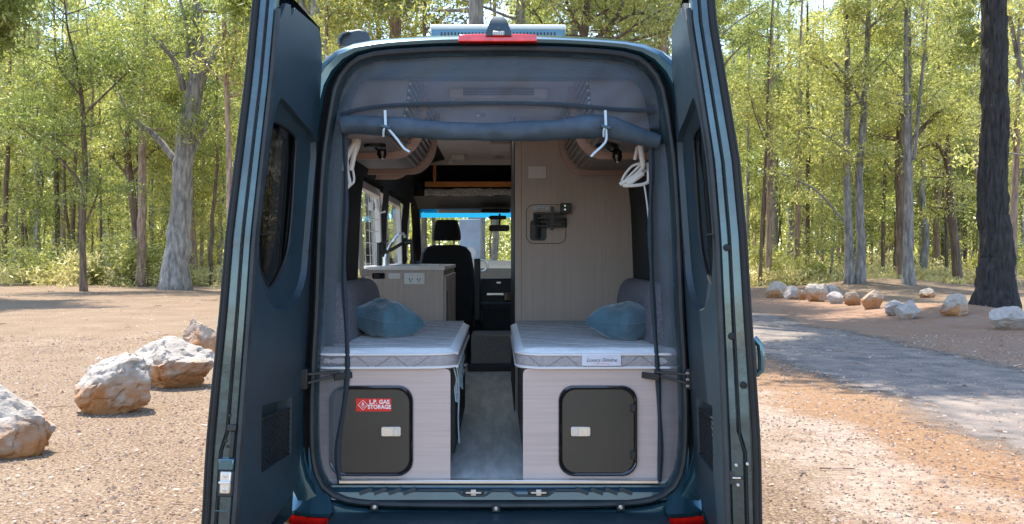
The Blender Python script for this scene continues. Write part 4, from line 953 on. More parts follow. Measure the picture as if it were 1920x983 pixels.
    def disc(t, z, r, m, name, h=.004):
        b2 = MB(); c = EF(t, z); ax = (DP(Wd(z) + .1, t, z) - DP(Wd(z), t, z)).normalized(); sd = (DP(.5, t + .1, z) - DP(.5, t, z)).normalized(); up = Vector((0, 0, 1))
        b2.loft([[c + ax * hh + (sd * math.cos(a) + up * math.sin(a)) * rr for a in [i * math.pi / 8 for i in range(16)]] for hh, rr in ((-.006, r), (h, r), (h + .002, r * .7))], cap1=True)
        return part(name, b2, m, dr)
    def blk(t0, t1, z0, z1, l0, l1, m, name, bev=.004):
        b2 = MB(); vs = [DP(Wd(z) + l, t, z) for t in (t0, t1) for l in (l0, l1) for z in (z0, z1)]
        b2.add(vs, [(0, 1, 3, 2), (4, 6, 7, 5), (0, 4, 5, 1), (2, 3, 7, 6), (0, 2, 6, 4), (1, 5, 7, 3)]); return part(name, b2, m, dr, bev)
    if s < 0:
        blk(.022, .078, .885, .925, -.01, .024, 'paint', 'striker_hood'); blk(.020, .082, .785, .885, -.01, .012, 'seal', 'striker_pad', .01)
        blk(.030, .070, .80, .88, .010, .020, 'steel', 'striker_plate', .010); blk(.028, .072, .836, .846, .018, .028, 'alu', 'striker_bar', .003)
        disc(.05, .865, .007, 'alu', 'screw', .016); disc(.05, .815, .007, 'alu', 'screw', .016)
        blk(.030, .045, .925, 1.02, .0, .012, 'black', 'guide_arm', .003); blk(.025, .06, 1.02, 1.045, .0, .014, 'black', 'guide_arm', .004)
        for t, z in ((.055, 1.075), (.062, .985), (.055, .965)): disc(t, z, .006, 'black', 'drain_plug', .001)
        blk(.035, .085, .735, .739, .0, .008, 'paint', 'pressed_rib', .001)
    else:
        for t, z in ((.048, 1.68), (.050, 1.36), (.085, 1.185)): disc(t, z, .013, 'rubber', 'drain_plug', .002)
        blk(.018, .070, .85, .862, -.004, .008, 'black', 'lock_slot', .002); blk(.012, .04, .83, .88, -.01, .006, 'seal', 'lock_guide', .004); blk(.03, .06, .853, .859, .006, .012, 'steel', 'lock_claw', .001)
        for t, z in ((.045, .90), (.085, .905), (.05, .83)): disc(t, z, .006, 'alu', 'screw', .002)
        blk(.120, .145, 1.215, 1.35, -.10, -.025, 'black', 'handle_base', .008)
        b2 = MB(); b2.tube([DP(Wd(1.2) - .05, .142, 1.215), DP(Wd(1.2) - .045, .163, 1.235), DP(Wd(1.2) - .045, .166, 1.28), DP(Wd(1.2) - .045, .163, 1.325), DP(Wd(1.2) - .05, .142, 1.35)], .013, 10); part('door_handle', b2, 'paint', dr)
    if s < 0: blk(.132, .150, 1.345, 1.43, -.10, -.03, 'paint', 'lamp_cover', .01)
    # check strap and hinge
    z = 1.108
    b2 = MB(); c = DP(.0, .0, z); b2.box(c.x - .022, c.x + .022, c.y - .045, c.y + .02, z - .045, z + .045); hb = part('hinge_block', b2, 'black', VAN, .004)
    for dz in (-.028, 0, .028):
        b2 = MB(); b2.box(c.x - .026, c.x - .012, c.y - .05, c.y - .043, z + dz - .005, z + dz + .005); part('screw', b2, 'alu', hb, .001)
    b2 = MB()
    for dz in (-.026, .016): b2.bar((c.x, c.y - .03, z + dz + .004), (c.x - s * .15, .02, z + dz * .3 + .018), .012, .012)
    b2.bar((c.x - s * .13, .0, z + .0), (c.x - s * .20, .05, z + .006), .012, .028); part('check_strap', b2, 'black', hb, .002)
    for zz in (.80, 2.2):
        b2 = MB(); c = DP(-.015, .05, zz); b2.tube([c + Vector((0, 0, -.06)), c + Vector((0, 0, .06))], .014, 8); b2.box(c.x - .03, c.x + .03, c.y, c.y + .05, zz - .03, zz + .03); part('door_hinge', b2, 'cream' if zz < 1 else 'paint', VAN, .003)
    return dr
# trace of the left door's recess and glass, used for both doors (they are mirror images)
_al = R(3.6)
def LI(px, py, t):
    u = .4
    k = (CX - px) / FPX
    for _ in range(40):
        D = 4.08 - u * math.cos(_al) + t * math.sin(_al); z = CAMZ - (py - HY) / FPX * D
        u = (k * (4.08 + t * math.sin(_al)) - (.89 - .056 * (z - .6)) - t * math.cos(_al)) / (math.sin(_al) - TW * max(0, z - .9) + k * math.cos(_al))
    return (u, z)
RECESS = [(528, 183), (562, 222), (592, 265), (588, 350), (579, 467), (574, 520), (563, 555), (545, 578), (522, 581), (507, 563), (499, 545), (494, 510), (492, 470), (497, 400), (504, 330), (512, 250), (519, 205)]
GLASSL = [(512, 232), (535, 242), (551, 262), (550, 300), (547, 370), (543, 430), (536, 480), (520, 520), (505, 540), (497, 525), (492, 490), (489, 460), (492, 400), (497, 330), (504, 265)]
door(-1, 3.6, .89, 'left rear door swung open, silver striker plate on its edge')
door(1, -4.6, .875, 'right rear door swung open, dark round plugs and lock slot on its edge')

# ------------------------------------------------------------------ cabinets
def bench(x0, x1, sgn, name):
    b_ = MB()
    pf = [(x0, FZ), (x1, FZ), (x1, 1.14), (x0, 1.14)]
    r = .022; xi = x1 if sgn < 0 else x0; cxr = xi - r if sgn < 0 else xi + r
    pf = [(x0 if sgn < 0 else x1, FZ), (xi, FZ)] + [(cxr + (r * math.sin(R(90 - a)) if sgn < 0 else -r * math.sin(R(90 - a))), 1.14 - r + r * math.sin(R(a))) for a in (0, 30, 60, 90)] + [(x0 if sgn < 0 else x1, 1.14)]
    b_.prism(pf, lambda a, b, t: Vector((a, t, b)), .05, .068); p = part(name, b_, 'lam', VAN)
    b_ = MB(); b_.box(x0 + (.0 if sgn < 0 else .012), x1 - (.012 if sgn < 0 else .0), .068, 1.80, FZ, 1.132); part('bench_side', b_, 'grey_tex', VAN); return p
bench(-.83, -.218, -1, 'bench_front'); bench(.110, .83, 1, 'bench_front')
def hatch(px0, px1, py0, py1, latch_px, hinge, lab):
    D = 4.145; a, c = P(px0, py1, D), P(px1, py0, D); o = rrect(a.x, c.x, a.z, c.z, .068); n_ = len(o)
    cx_, cz_ = (a.x + c.x) / 2, (a.z + c.z) / 2
    def sc(q): return [(cx_ + (x - cx_) * (1 - 2 * q / (c.x - a.x)), cz_ + (z - cz_) * (1 - 2 * q / (c.z - a.z))) for x, z in o]
    b_ = MB(); b_.loft([[Vector((x, y, z)) for x, z in sc(q)] for q, y in ((0, .05), (.002, .036), (.008, .030), (.014, .034), (.017, .040), (.020, .040), (.021, .046))])
    fr = part('hatch_frame', b_, 'gloss_black', VAN); fr['label'] = lab
    b_ = MB(); b_.prism(sc(.0195), lambda x, z, t: Vector((x, t, z)), .039, .049); part('hatch_panel', b_, 'hatchp', fr)
    l0, l1 = P(latch_px[0], 818, 4.14), P(latch_px[1], 800, 4.14)
    b_ = MB(); b_.prism(rrect(l0.x, l1.x, l0.z, l1.z, .008, 3), lambda x, z, t: Vector((x, t, z)), .031, .040); part('latch_plate', b_, 'steel', fr, .002)
    lc = l0.x + (l1.x - l0.x) * (.62 if latch_px[0] < 900 else .10)
    b_ = MB(); b_.box(lc, lc + (l1.x - l0.x) * .27, .026, .033, l0.z + .007, l1.z - .007); part('latch_lever', b_, 'cream', fr, .002)
    lk = l0.x + (l1.x - l0.x) * (.28 if latch_px[0] < 900 else .72)
    b_ = MB(); zc = (l0.z + l1.z) / 2; b_.tube([(lk, .034, zc), (lk, .027, zc)], .010, 12); part('keyhole', b_, 'alu', fr)
    if hinge:
        for py in (765, 853):
            h = P(1187, py, 4.14); b_ = MB(); b_.box(h.x - .012, h.x + .012, .028, .042, h.z - .018, h.z + .018); part('hinge', b_, 'black', fr, .003)
    return fr
hl = hatch(617, 775, 723, 893, (715, 752), 0, 'gas locker hatch with red gas sticker')
hatch(1047, 1195, 723, 893, (1070, 1107), 1, 'storage hatch without sticker, hinges on its right')
# sticker
a, c = P(667, 772, 4.13), P(733, 748, 4.13)
b_ = MB(); b_.box(a.x, c.x, .0370, .0388, a.z, c.z); part('gas_sticker', b_, 'red', hl)
text('sticker_lettering', 'L.P. GAS', .0255, 'ink', hl, (P(711, 754.5, 4.13).x, .0362, P(711, 754.5, 4.13).z), offset=.0008)
text('sticker_lettering', 'STORAGE', .0255, 'ink', hl, (P(711, 763.8, 4.13).x, .0362, P(711, 763.8, 4.13).z), offset=.0008, sx=.93)
dc = P(680, 760, 4.13); q = .022
b_ = MB(); dv = [(dc.x, dc.z + q), (dc.x + q, dc.z), (dc.x, dc.z - q), (dc.x - q, dc.z)]
for i in range(4): b_.bar((dv[i][0], .0365, dv[i][1]), (dv[(i + 1) % 4][0], .0365, dv[(i + 1) % 4][1]), .0016, .0018)
fl = [(0, .015), (.004, .009), (.007, .006), (.006, .001), (0, -.001), (-.006, .001), (-.006, .005), (-.003, .008)]
b_.prism([(dc.x + x * .8, dc.z + z * .9) for x, z in fl], lambda x, z, t: Vector((x, t, z)), .0358, .0368); part('hazard_diamond', b_, 'ink', hl)
text('hazard_lettering', 'FLAMMABLE', .0062, 'ink', hl, (dc.x, .0360, dc.z - .0045)); text('hazard_lettering', 'GAS', .0062, 'ink', hl, (dc.x, .0360, dc.z - .0105))
# aisle side of the left bench: drawers with pulls and cords
for k in range(5):
    y0 = .35 + k * .28; b_ = MB(); b_.box(-.23, -.212, y0, y0 + .26, FZ + .05, 1.10); dw = part('drawer_front', b_, 'dash', VAN, .003)
    b_ = MB(); b_.box(-.213, -.200, y0 + .10, y0 + .16, .97, .98); part('drawer_pull', b_, 'steel', dw)
b_ = MB(); rr_ = random.Random(4)
for k in range(7):
    y0 = .12 + k * .16; b_.tube(catmull([(-.206, y0, 1.135), (-.195, y0 + .03, 1.08), (-.205, y0 + .08, 1.03), (-.197, y0 + .02, .98 - .03 * (k % 3))], 8), .003, 5)
b_.tube(catmull([(-.205, .42, 1.10), (-.195, .43, .98), (-.20, .45, .85), (-.196, .47, .72)], 12), .0035, 5)
solid('hanging_cord', b_, 'cordb', (-.2, .6, .9), 'pale looped cords hanging along the aisle side of the left bench', 'cord')

# kitchen unit at the left
b_ = MB(); b_.box(-.862, -.356, 1.84, 3.3, FZ, 1.555); kt = part('kitchen_unit', b_, 'lamv', VAN)
b_ = MB(); b_.box(-.866, -.346, 1.825, 3.32, 1.556, 1.584); part('worktop', b_, 'cream', kt, .004)
b_ = MB(); b_.box(-.70, -.40, 2.05, 2.55, 1.585, 1.592); part('sink_rim', b_, 'alu', kt, .003)
for k in range(3):
    b_ = MB(); b_.box(-.357, -.342, 1.9 + k * .45, 2.3 + k * .45, .75, 1.52); part('cupboard_door', b_, 'lamv', kt, .003)
b_ = MB(); b_.box(-.345, -.33, 1.93, 1.95, 1.15, 1.42); part('cupboard_handle', b_, 'black', kt)
def plate(px0, px1, py0, py1, D, m, name, par, th=.012, r=.008):
    a, c = P(px0, py1, D), P(px1, py0, D); b2 = MB()
    b2.prism(rrect(a.x, c.x, a.z, c.z, r, 3), lambda x, z, t: Vector((x, t, z)), D - CAMD - th, D - CAMD); return part(name, b2, m, par, .002)
pl = plate(698, 722, 512, 523, 5.94, 'gloss_black', 'control_panel', kt); plate(701, 711, 514, 521, 5.927, 'dash', 'control_screen', kt, .002, .002)
plate(729, 751, 513, 523, 5.94, 'white', 'switch_plate', kt); plate(732, 738, 516, 520, 5.927, 'cream', 'rocker_switch', kt, .003, .002); plate(742, 748, 516, 520, 5.927, 'cream', 'rocker_switch', kt, .003, .002)
plate(758, 796, 512, 533, 5.94, 'white', 'power_socket', kt)
def pins(cx_, cy_, D, par, sc=1.):
    b2 = MB()
    for dx, dy in ((-2.6, 0), (2.6, 0), (0, 4.)):
        p = P(cx_ + dx * sc, cy_ + dy * sc, D); b2.box(p.x - .0028, p.x + .0028, D - CAMD - .0015, D - CAMD + .001, p.z - .006, p.z + .006)
    part('socket_pins', b2, 'ink_dark', par)
pins(770, 524, 5.927, kt); pins(785, 524, 5.927, kt)
for x in (770, 785): plate(x - 2.5, x + 2.5, 515, 519, 5.927, 'cream', 'rocker_switch', kt, .003, .002)
# tap and black arm
tp = [P(723, 497, 6.25), P(725, 475, 6.25), P(735, 455, 6.3), P(748, 440, 6.3), P(757, 438, 6.3), P(760, 446, 6.3)]
b_ = MB(); b_.tube(catmull(tp, 20), .010, 8); b_.tube([P(723, 500, 6.25), P(723, 482, 6.25)], .02, 8); part('tap', b_, 'alu', kt)
b_ = MB(); b_.tube([P(711, 499, 6.1), P(711, 455, 6.1)], .018, 8); b_.tube([P(712, 476, 6.1), P(735, 468, 6.4), P(755, 456, 6.8)], .014, 6); b_.tube([P(713, 456, 6.1), P(727, 452, 6.2)], .007, 6); b_.tube([P(772, 455, 6.8), P(775, 498, 6.8)], .016, 6); b_.tube([P(755, 456, 6.8), P(772, 453, 6.8)], .018, 6); part('folding_arm', b_, 'black', kt)

# partition and shower box on the right
b_ = MB(); b_.box(.148, .885, 1.86, 3.5, FZ, 2.552); pt = part('partition', b_, 'lamv', VAN)
b_ = MB(); b_.box(.106, .148, 1.85, 3.45, FZ, 2.552); part('door_post', b_, 'lamv', pt, .004)
b_ = MB(); b_.box(.100, .107, 1.87, 3.4, FZ, 2.55); part('edge_strip', b_, 'dash', pt)
plate(990, 1024, 312, 335, 5.96, 'cream', 'switch_plate', pt)
for x, y in ((1001, 319), (1013, 319), (1001, 327), (1013, 327)): plate(x - 3, x + 3, y - 2, y + 2, 5.946, 'white', 'rocker_switch', pt, .003, .002)
a, c = P(987, 457, 5.96), P(1061, 384, 5.96); o = rrect(a.x, c.x, a.z, c.z, .05); b_ = MB()
b_.tube([Vector((x, 1.858, z)) for x, z in o + o[:1]], .0022, 5, cap=False); part('backing_outline', b_, 'dash', pt)
plate(1000, 1029, 385, 393, 5.96, 'label', 'rating_label', pt, .002, .002)
text('rating_lettering', 'MAX LOAD 10KG', .0125, 'ink_dark', pt, (P(1014.5, 387.5, 5.95).x, 1.8572, P(1014.5, 387.5, 5.95).z)); text('rating_lettering', 'SCREEN ARM', .0115, 'ink_dark', pt, (P(1014.5, 391, 5.95).x, 1.8572, P(1014.5, 391, 5.95).z))
tb = plate(994, 1024, 413, 451, 5.96, 'black', 'arm_base', pt, .02, .02)
b_ = MB(); y = 1.80
q = lambda px, py: (P(px, py, 5.9).x, P(px, py, 5.9).z)
for py, x0, x1 in ((401, 1004, 1058), (409, 1008, 1058), (416, 1012, 1060), (424, 1004, 1060)):
    (xa, za), (xb, zb2) = q(x0, py), q(x1, py); b_.tube([(xa, y, za), (xb, y, zb2)], .009, 6)
xa, za = q(1035, 388); xb, zb2 = q(1034, 432); b_.bar((xa, y - .03, za), (xb, y - .03, zb2), .022, .02)
for px, py0, py1 in ((1009, 399, 447), (1058, 408, 426), (1005, 399, 420)):
    xa, za = q(px, py0); xb, zb2 = q(px, py1); b_.tube([(xa, y + .01, za), (xb, y + .01, zb2)], .017, 8)
part('screen_arm', b_, 'black', pt)
xa, za = q(1050, 401); xb, zb2 = q(1070, 382); b_ = MB(); b_.box(xa, xb, y - .06, y - .02, za, zb2); hd = part('arm_head', b_, 'black', pt, .004)
for py in (387, 394):
    xa, za = q(1058, py); b_ = MB(); b_.tube([(xa, y - .063, za), (xa, y - .058, za)], .006, 8); part('screw', b_, 'alu', pt)

# overhead lockers
def locker(s, y0, y1, divs, label, dx=0.):
    def prof_(x_out, drop, rr=.16):
        x_out += dx; rr = min(rr, .8 - x_out)
        pts = [(.86, 2.20 - drop), (x_out + rr, 2.20 - drop)]
        for a in range(0, 91, 10): pts.append((x_out + rr - rr * math.sin(R(a)) * 1.0, 2.20 - drop + rr * 1.3 * (1 - math.cos(R(a)))))
        pts += [(x_out - .02, 2.55), (.6, 2.552), (.70, 2.45), (.79, 2.34)]
        return pts
    b_ = MB(); b_.prism([(s * x, z) for x, z in prof_(.43, 0)], lambda a, b, t: Vector((a, t, b)), y0, y1); lk = part('overhead_locker', b_, 'taupe', VAN)
    lk['label'] = label
    for yy in divs:
        o = prof_(.39, .035); b_ = MB(); b_.prism([(s * x, z) for x, z in o], lambda a, b, t: Vector((a, t, b)), yy, yy + .018); part('divider', b_, 'lame', lk, .002)
    curve = prof_(.42, .002)[1:13]
    cp = catmull([(s * x, 0, z) for x, z in curve], 15)
    for k, p in enumerate(cp[2:]):
        for ya, yb in zip([y0 - .03] + divs, divs + [y1]):
            if yb - ya < .1: continue
            b_ = MB(); b_.tube([(p.x, ya + .03, p.z), (p.x, yb - .012, p.z)], .0075, 6); part('slat', b_, 'slat', lk)
        
    return lk
ll = locker(-1, .20, 1.74, [.80, 1.72], 'left overhead locker with grey slatted roll front')
lr = locker(1, .20, 1.86, [.80, 1.82], 'right overhead locker with grey slatted roll front')
locker(-1, 1.86, 2.4, [2.1], 'small narrow forward locker over the kitchen', .16)
plate(1097, 1121, 303, 308, 5.9, 'white', 'locker_vent', lr, .02); plate(1094, 1122, 310, 314, 5.9, 'cream', 'locker_vent', lr, .02)
# reading lamps
for s_, bx, hx in ((-1, P(703, 262, 4.55), P(716, 286, 4.75)), (1, P(1140, 262, 4.5), P(1157, 292, 4.6))):
    b_ = MB(); c = Vector((bx.x, .45, 2.185)); b_.tube([c, c + Vector((0, 0, .018))], .055, 16); rl = part('lamp_base', b_, 'black', VAN)
    h = hx; b_ = MB(); b_.tube(catmull([c, c + Vector((.03 * (1 if s_ < 0 else 1), 0, -.02)), h + Vector((-.004, 0, .06)), h + Vector((-.002, 0, .03))], 10), .005, 6)
    b_.tube([h + Vector((-.004, 0, .04)), h + Vector((0, 0, .02)), h + Vector((0, 0, -.01)), h + Vector((.002, 0, -.032))], [.010, .024, .026, .016], 12); part('reading_lamp', b_, 'gloss_black', rl)
    b_ = MB(); b_.tube([h + Vector((.002, -.01, -.036)), h + Vector((.002, -.012, -.030))], .006, 8); part('bulb', b_, 'steel', rl)
# ceiling fittings
def dome(px, py, r, m='alu'):
    D = (2.553 - CAMZ) * FPX / (HY - py); p = P(px, py, D); b2 = MB()
    b2.loft([[Vector((p.x + rr * math.cos(a), p.y + rr * math.sin(a), zz)) for a in [i * math.pi / 10 for i in range(20)]] for rr, zz in ((r, 2.552), (r, 2.545), (r * .8, 2.536), (r * .4, 2.530))], cap1=True)
    o_ = part('ceiling_lamp', b2, m, VAN); b2 = MB(); b2.tube([(p.x, p.y, 2.529), (p.x, p.y, 2.5315)], r * .35, 12); part('lens', b2, 'white', o_)
dome(935, 128, .034); dome(902, 214, .032); dome(936, 293, .05); dome(920, 262, .03)
for px in (888, 979):
    p = P(px, 113, 4.25); b2 = MB(); b2.box(p.x - .03, p.x + .03, .125, .138, p.z - .006, p.z + .006); b2.tube([(p.x, .13, p.z), (p.x, .112, p.z)], .012, 8); part('header_clip', b2, 'steel', VAN, .002)
b2 = MB(); b2.box(-.27, .27, .83, 1.32, 2.50, 2.552); cu = part('ceiling_unit', b2, 'ceiling', VAN, .015)
for k in range(4):
    b2 = MB(); b2.box(-.19, .19, .823, .829, 2.510 + k * .010, 2.514 + k * .010); part('vent_slat', b2, 'dash', cu)
for k in range(6):
    b2 = MB(); b2.box(-.20, .20, .90 + k * .055, .925 + k * .055, 2.494, 2.4995); part('vent_slat', b2, 'cream', cu)
for s_ in (-1, 1):
    b2 = MB(); b2.box(s_ * .215 - .02, s_ * .215 + .02, .90, 1.0, 2.488, 2.4995); part('louvre', b2, 'alu', cu, .003)
b2 = MB(); b2.box(-.07, .10, 3.2, 3.9, 2.535, 2.552); part('roof_vent', b2, 'cream', VAN, .008)
b2 = MB(); b2.box(-.42, -.30, 4.05, 4.2, 2.50, 2.552); b2.box(-.44, -.41, 4.06, 4.09, 2.46, 2.50); part('roof_catch', b2, 'cream', VAN, .01)

# windows in the left wall
def side_window(y0, y1, name, blind):
    b2 = MB(); x = -.862
    def fr(y, z): return Vector((x - (z - 1.55) * .035, y, z))
    o = rrect(y0, y1, 1.52, 2.13, .05); i_ = rrect(y0 + .05, y1 - .05, 1.57, 2.08, .03)
    b2.loft([[fr(a, b) for a, b in o], [fr(a, b) + Vector((.02, 0, 0)) for a, b in o], [fr(a, b) + Vector((.02, 0, 0)) for a, b in i_], [fr(a, b) + Vector((-.02, 0, 0)) for a, b in i_]], smooth=False); w_ = part(name, b2, 'cream', VAN, .004)
    g = filled([i_], lambda a, b: fr(a, b) + Vector((-.015, 0, 0))); part('pane', g, 'glass', w_)
    if blind:
        b2 = MB()
        for k in range(1, 6): b2.bar(fr(y0 + .05, 1.57 + k * .085), fr(y1 - .05, 1.57 + k * .085), .003, .003)
        for k in range(1, 4): b2.bar(fr(y0 + .05 + k * (y1 - y0 - .1) / 4, 1.57), fr(y0 + .05 + k * (y1 - y0 - .1) / 4, 2.08), .003, .003)
        part('blind_grid', b2, 'cord', w_)
    return w_
side_window(1.60, 2.60, 'side_window', True); side_window(2.95, 4.0, 'side_window', False)
b2 = MB(); b2.box(-.85, -.82, 1.9, 2.0, 1.95, 2.0); b2.tube([(-.80, 1.92, 2.02), (-.78, 1.92, 1.93), (-.74, 1.92, 1.94)], .008, 6); part('window_stay', b2, 'white', VAN)

# ------------------------------------------------------------------ cab
b2 = MB(); b2.box(-.86, .86, 4.55, 5.75, .50, .60); part('cab_floor', b2, 'dash', VAN)
b2 = MB(); lo = [(5.45, .6), (5.45, 1.36), (5.55, 1.52), (5.75, 1.60), (6.1, 1.57), (6.3, 1.3), (6.3, .6)]
b2.prism(lo, lambda a, b, t: Vector((t, a, b)), -.92, .92); db = part('dashboard', b2, 'dash', VAN, .01)
b2 = MB(); b2.box(-.22, .30, 5.30, 5.50, .95, 1.42); part('centre_console', b2, 'black', db, .02)
b2 = MB(); b2.box(-.18, .26, 5.10, 5.45, .60, 1.18); part('console_tray', b2, 'dash', db, .02)
for x in (-.13, -.06, .02, .09): 
    b2 = MB(); b2.tube([(x, 5.10, 1.12), (x, 5.07, 1.12)], .02, 10); part('knob', b2, 'dash', db)
b2 = MB(); b2.box(-.12, .05, 5.285, 5.30, 1.25, 1.27); part('button_strip', b2, 'alu', db); b2 = MB(); b2.box(-.02, .02, 5.285, 5.295, 1.37, 1.385); part('button_strip', b2, 'alu', db)
b2 = MB(); c = P(903, 498, 9.4); ringp = [c + Vector((.06 * math.cos(a), 0, .06 * math.sin(a))) for a in [i * math.pi / 12 for i in range(25)]]; b2.tube(ringp, .012, 6, cap=False); part('air_vent', b2, 'alu', db)
b2 = MB(); a, c = P(944, 565, 9.0), P(963, 547, 9.0); b2.box(a.x, c.x, 4.88, 4.9, a.z, c.z, Matrix.Identity(4)); part('phone_holder', b2, 'gloss_black', db, .01)
# seats
def seat(x, y, lab):
    b2 = MB(); lp = []
    for z, hw, dy, th in ((1.02, .25, 0, .13), (1.15, .27, .02, .13), (1.35, .275, .03, .12), (1.55, .26, .05, .11), (1.68, .235, .065, .10), (1.735, .19, .07, .08), (1.755, .12, .075, .05)):
        lp.append([Vector((x + hw * cx_, y + dy + th * (sy_ - .5), z)) for cx_, sy_ in ((-1, .3), (-.9, 0), (-.5, -.1), (.5, -.1), (.9, 0), (1, .3), (1, .8), (.85, 1), (-.85, 1), (-1, .8))])
    b2.loft(lp, cap0=True, cap1=True); st = part('cab_seat', b2, 'seat', VAN); st['label'] = lab
    b2 = MB(); lp = []
    for z, hw, th in ((1.795, .125, .07), (1.81, .14, .085), (1.88, .135, .09), (1.95, .118, .085), (1.985, .105, .07), (1.995, .09, .05)):
        lp.append([Vector((x + hw * cx_, y + .10 + th * sy_, z)) for cx_, sy_ in ((-1, 0), (-.85, -.6), (0, -.75), (.85, -.6), (1, 0), (.85, .6), (-.85, .6))])
    b2.loft(lp, cap0=True, cap1=True); part('headrest', b2, 'seat', st)
    b2 = MB()
    for dx in (-.07, .07): b2.tube([(x + dx, y + .10, 1.72), (x + dx, y + .10, 1.82)], .009, 8)
    part('headrest_posts', b2, 'steel', st)
    b2 = MB(); b2.box(x - .26, x + .26, y + .05, y + .58, .92, 1.06); part('seat_cushion', b2, 'seat', st, .04)
    b2 = MB(); b2.box(x - .22, x + .22, y + .0, y + .5, .62, .92); part('seat_base', b2, 'black', st, .02)
    b2 = MB(); b2.box(x + .29, x + .345, y - .02, y + .35, 1.13, 1.20); part('armrest', b2, 'seat', st, .02)
seat(-.50, 4.62, 'left cab seat seen from behind'); seat(.52, 4.62, 'right cab seat behind the partition')
a, c = P(889, 600, 8.6), P(901, 485, 8.6); b2 = MB(); b2.box(a.x, c.x, 4.45, 4.52, a.z, c.z); part('belt_post', b2, 'black', VAN, .01)
a, c = P(883, 692, 8.0), P(966, 627, 8.0); b2 = MB(); b2.box(a.x, c.x + .3, 3.92, 4.3, a.z + .03, c.z); part('step_box', b2, 'grey_tex', VAN, .02)
b2 = MB(); b2.box(a.x - .03, c.x + .3, 3.90, 4.4, FZ, a.z + .035); part('step_plinth', b2, 'black', VAN, .01)
# over-cab: beam, black recess, orange rail, headliner, visor
a = P(800, 302, 8.6); b2 = MB(); b2.box(-.80, .80, 4.50, 4.53, 2.50, 2.56); part('cab_beam', b2, 'cream', VAN, .008)
b2 = MB(); b2.box(-.75, .75, 5.0, 5.02, 2.20, 2.56); b2.box(-.9, .9, 4.5, 5.75, 2.56, 2.58); part('overcab_recess', b2, 'carpet', VAN)
a, c = P(800, 351, 8.75), P(966, 341, 8.75); b2 = MB(); b2.box(-.70, .8, 4.62, 4.66, a.z, c.z); part('timber_rail', b2, 'orange', VAN, .003)
b2 = MB(); b2.box(-.75, .75, 4.66, 5.1, 2.24, 2.26); part('overcab_shelf', b2, 'dash', VAN)
b2 = MB(); rf = random.Random(9); lp = []
for k in range(30):
    x = -.70 + 1.5 * k / 29; lp.append([Vector((x, 4.60 + yy + rf.uniform(-.006, .006), zz + rf.uniform(-.006, .006))) for yy, zz in ((0, 2.285), (-.02, 2.26), (-.015, 2.235), (.0, 2.222), (.08, 2.225), (.08, 2.285))])
b2.loft(lp, cap0=True, cap1=True); solid('woolly_blanket', b2, 'fluff', (0, 4.62, 2.25), 'pale woolly blanket edge hanging under the orange timber rail over the cab', 'blanket')
b2 = MB(); lp = []
for y_, z_ in ((4.68, 2.22), (4.9, 2.20), (5.15, 2.15), (5.25, 2.125)): lp.append([Vector((x, y_, z_)) for x in (-.82, -.3, .3, .82)] + [Vector((x, y_, z_ + .05)) for x in (.82, -.82)])
b2.loft(lp, cap0=True, cap1=True); part('headliner', b2, 'dash', VAN)
b2 = MB(); b2.box(-.62, -.08, 5.20, 5.24, 2.085, 2.12); part('sun_visor', b2, 'slat', VAN, .008)
b2 = MB(); b2.box(-.18, .12, 5.1, 5.25, 2.085, 2.12); b2.box(-.10, .08, 5.25, 5.3, 2.02, 2.06); part('overhead_console', b2, 'dash', VAN, .02)
a, c = P(917, 434, 9.5), P(955, 422, 9.5); b2 = MB(); b2.prism(rrect(a.x, c.x, a.z, c.z, .02, 4), lambda x, z, t: Vector((x, t, z)), 5.38, 5.42); b2.bar((.01, 5.40, c.z), (.01, 5.5, 2.08), .02, .03); part('rear_view_mirror', b2, 'black', VAN)
# windscreen
ws = lambda x, f: Vector((x * (1 - .06 * f), 6.25 - .72 * f, 1.57 + .60 * f))
b2 = MB(); b2.loft([[ws(x, f) for x in np.linspace(-.88, .88, 9)] for f in (0, .81)], closed=False); part('windscreen', b2, 'glass', VAN)
b2 = MB(); b2.loft([[ws(x, f) for x in np.linspace(-.88, .88, 9)] for f in (.81, 1)], closed=False); part('sun_band', b2, 'blueband', VAN)
for s_ in (-1, 1):
    b2 = MB(); b2.bar(ws(s_ * .90, -.05), ws(s_ * .93, 1.05), .09, .09); part('screen_pillar', b2, 'black', VAN, .01)
    b2 = MB(); b2.add([(s_ * .95, 5.7, 1.5), (s_ * .95, 6.2, 1.5), (s_ * .9, 5.7, 2.2)], [(0, 1, 2)]); b2.add([(s_ * .90, 4.45, .5), (s_ * .90, 6.3, .5), (s_ * .90, 6.3, 1.5), (s_ * .90, 4.45, 1.5)], [(0, 1, 2, 3)]); part('cab_door_lining', b2, 'dash', VAN)
b2 = MB(); b2.loft([[Vector((x, y_, z_)) for x in (-.9, 0, .9)] for y_, z_ in ((5.55, 2.16), (5.3, 2.5), (4.6, 2.69))], closed=False); b2.loft([[Vector((x, y_, z_)) for x in (-.98, -.5, .5, .98)] for y_, z_ in ((6.2, 1.56), (6.6, 1.35), (7.0, 1.1), (7.1, .4))], closed=False)
for s_ in (-1, 1): b2.add([(s_ * 1.0, 5.7, .45), (s_ * .98, 7.1, .45), (s_ * .98, 7.0, 1.1), (s_ * .98, 6.2, 1.55), (s_ * 1.0, 5.7, 1.5)], [(0, 1, 2, 3, 4)])
part('front_body', b2, 'paint', VAN)
# orange loop on the locker
b2 = MB(); b2.tube([P(814, 308, 8.4), P(813, 330, 8.4), P(815, 346, 8.4)], .006, 6); b2.tube([P(816, 310, 8.4), P(817, 330, 8.4), P(815, 346, 8.4)], .006, 6)
solid('orange_cord', b2, 'orange', (-.55, 4.3, 2.4), 'thin orange cord hanging beside the cab beam', 'cord')

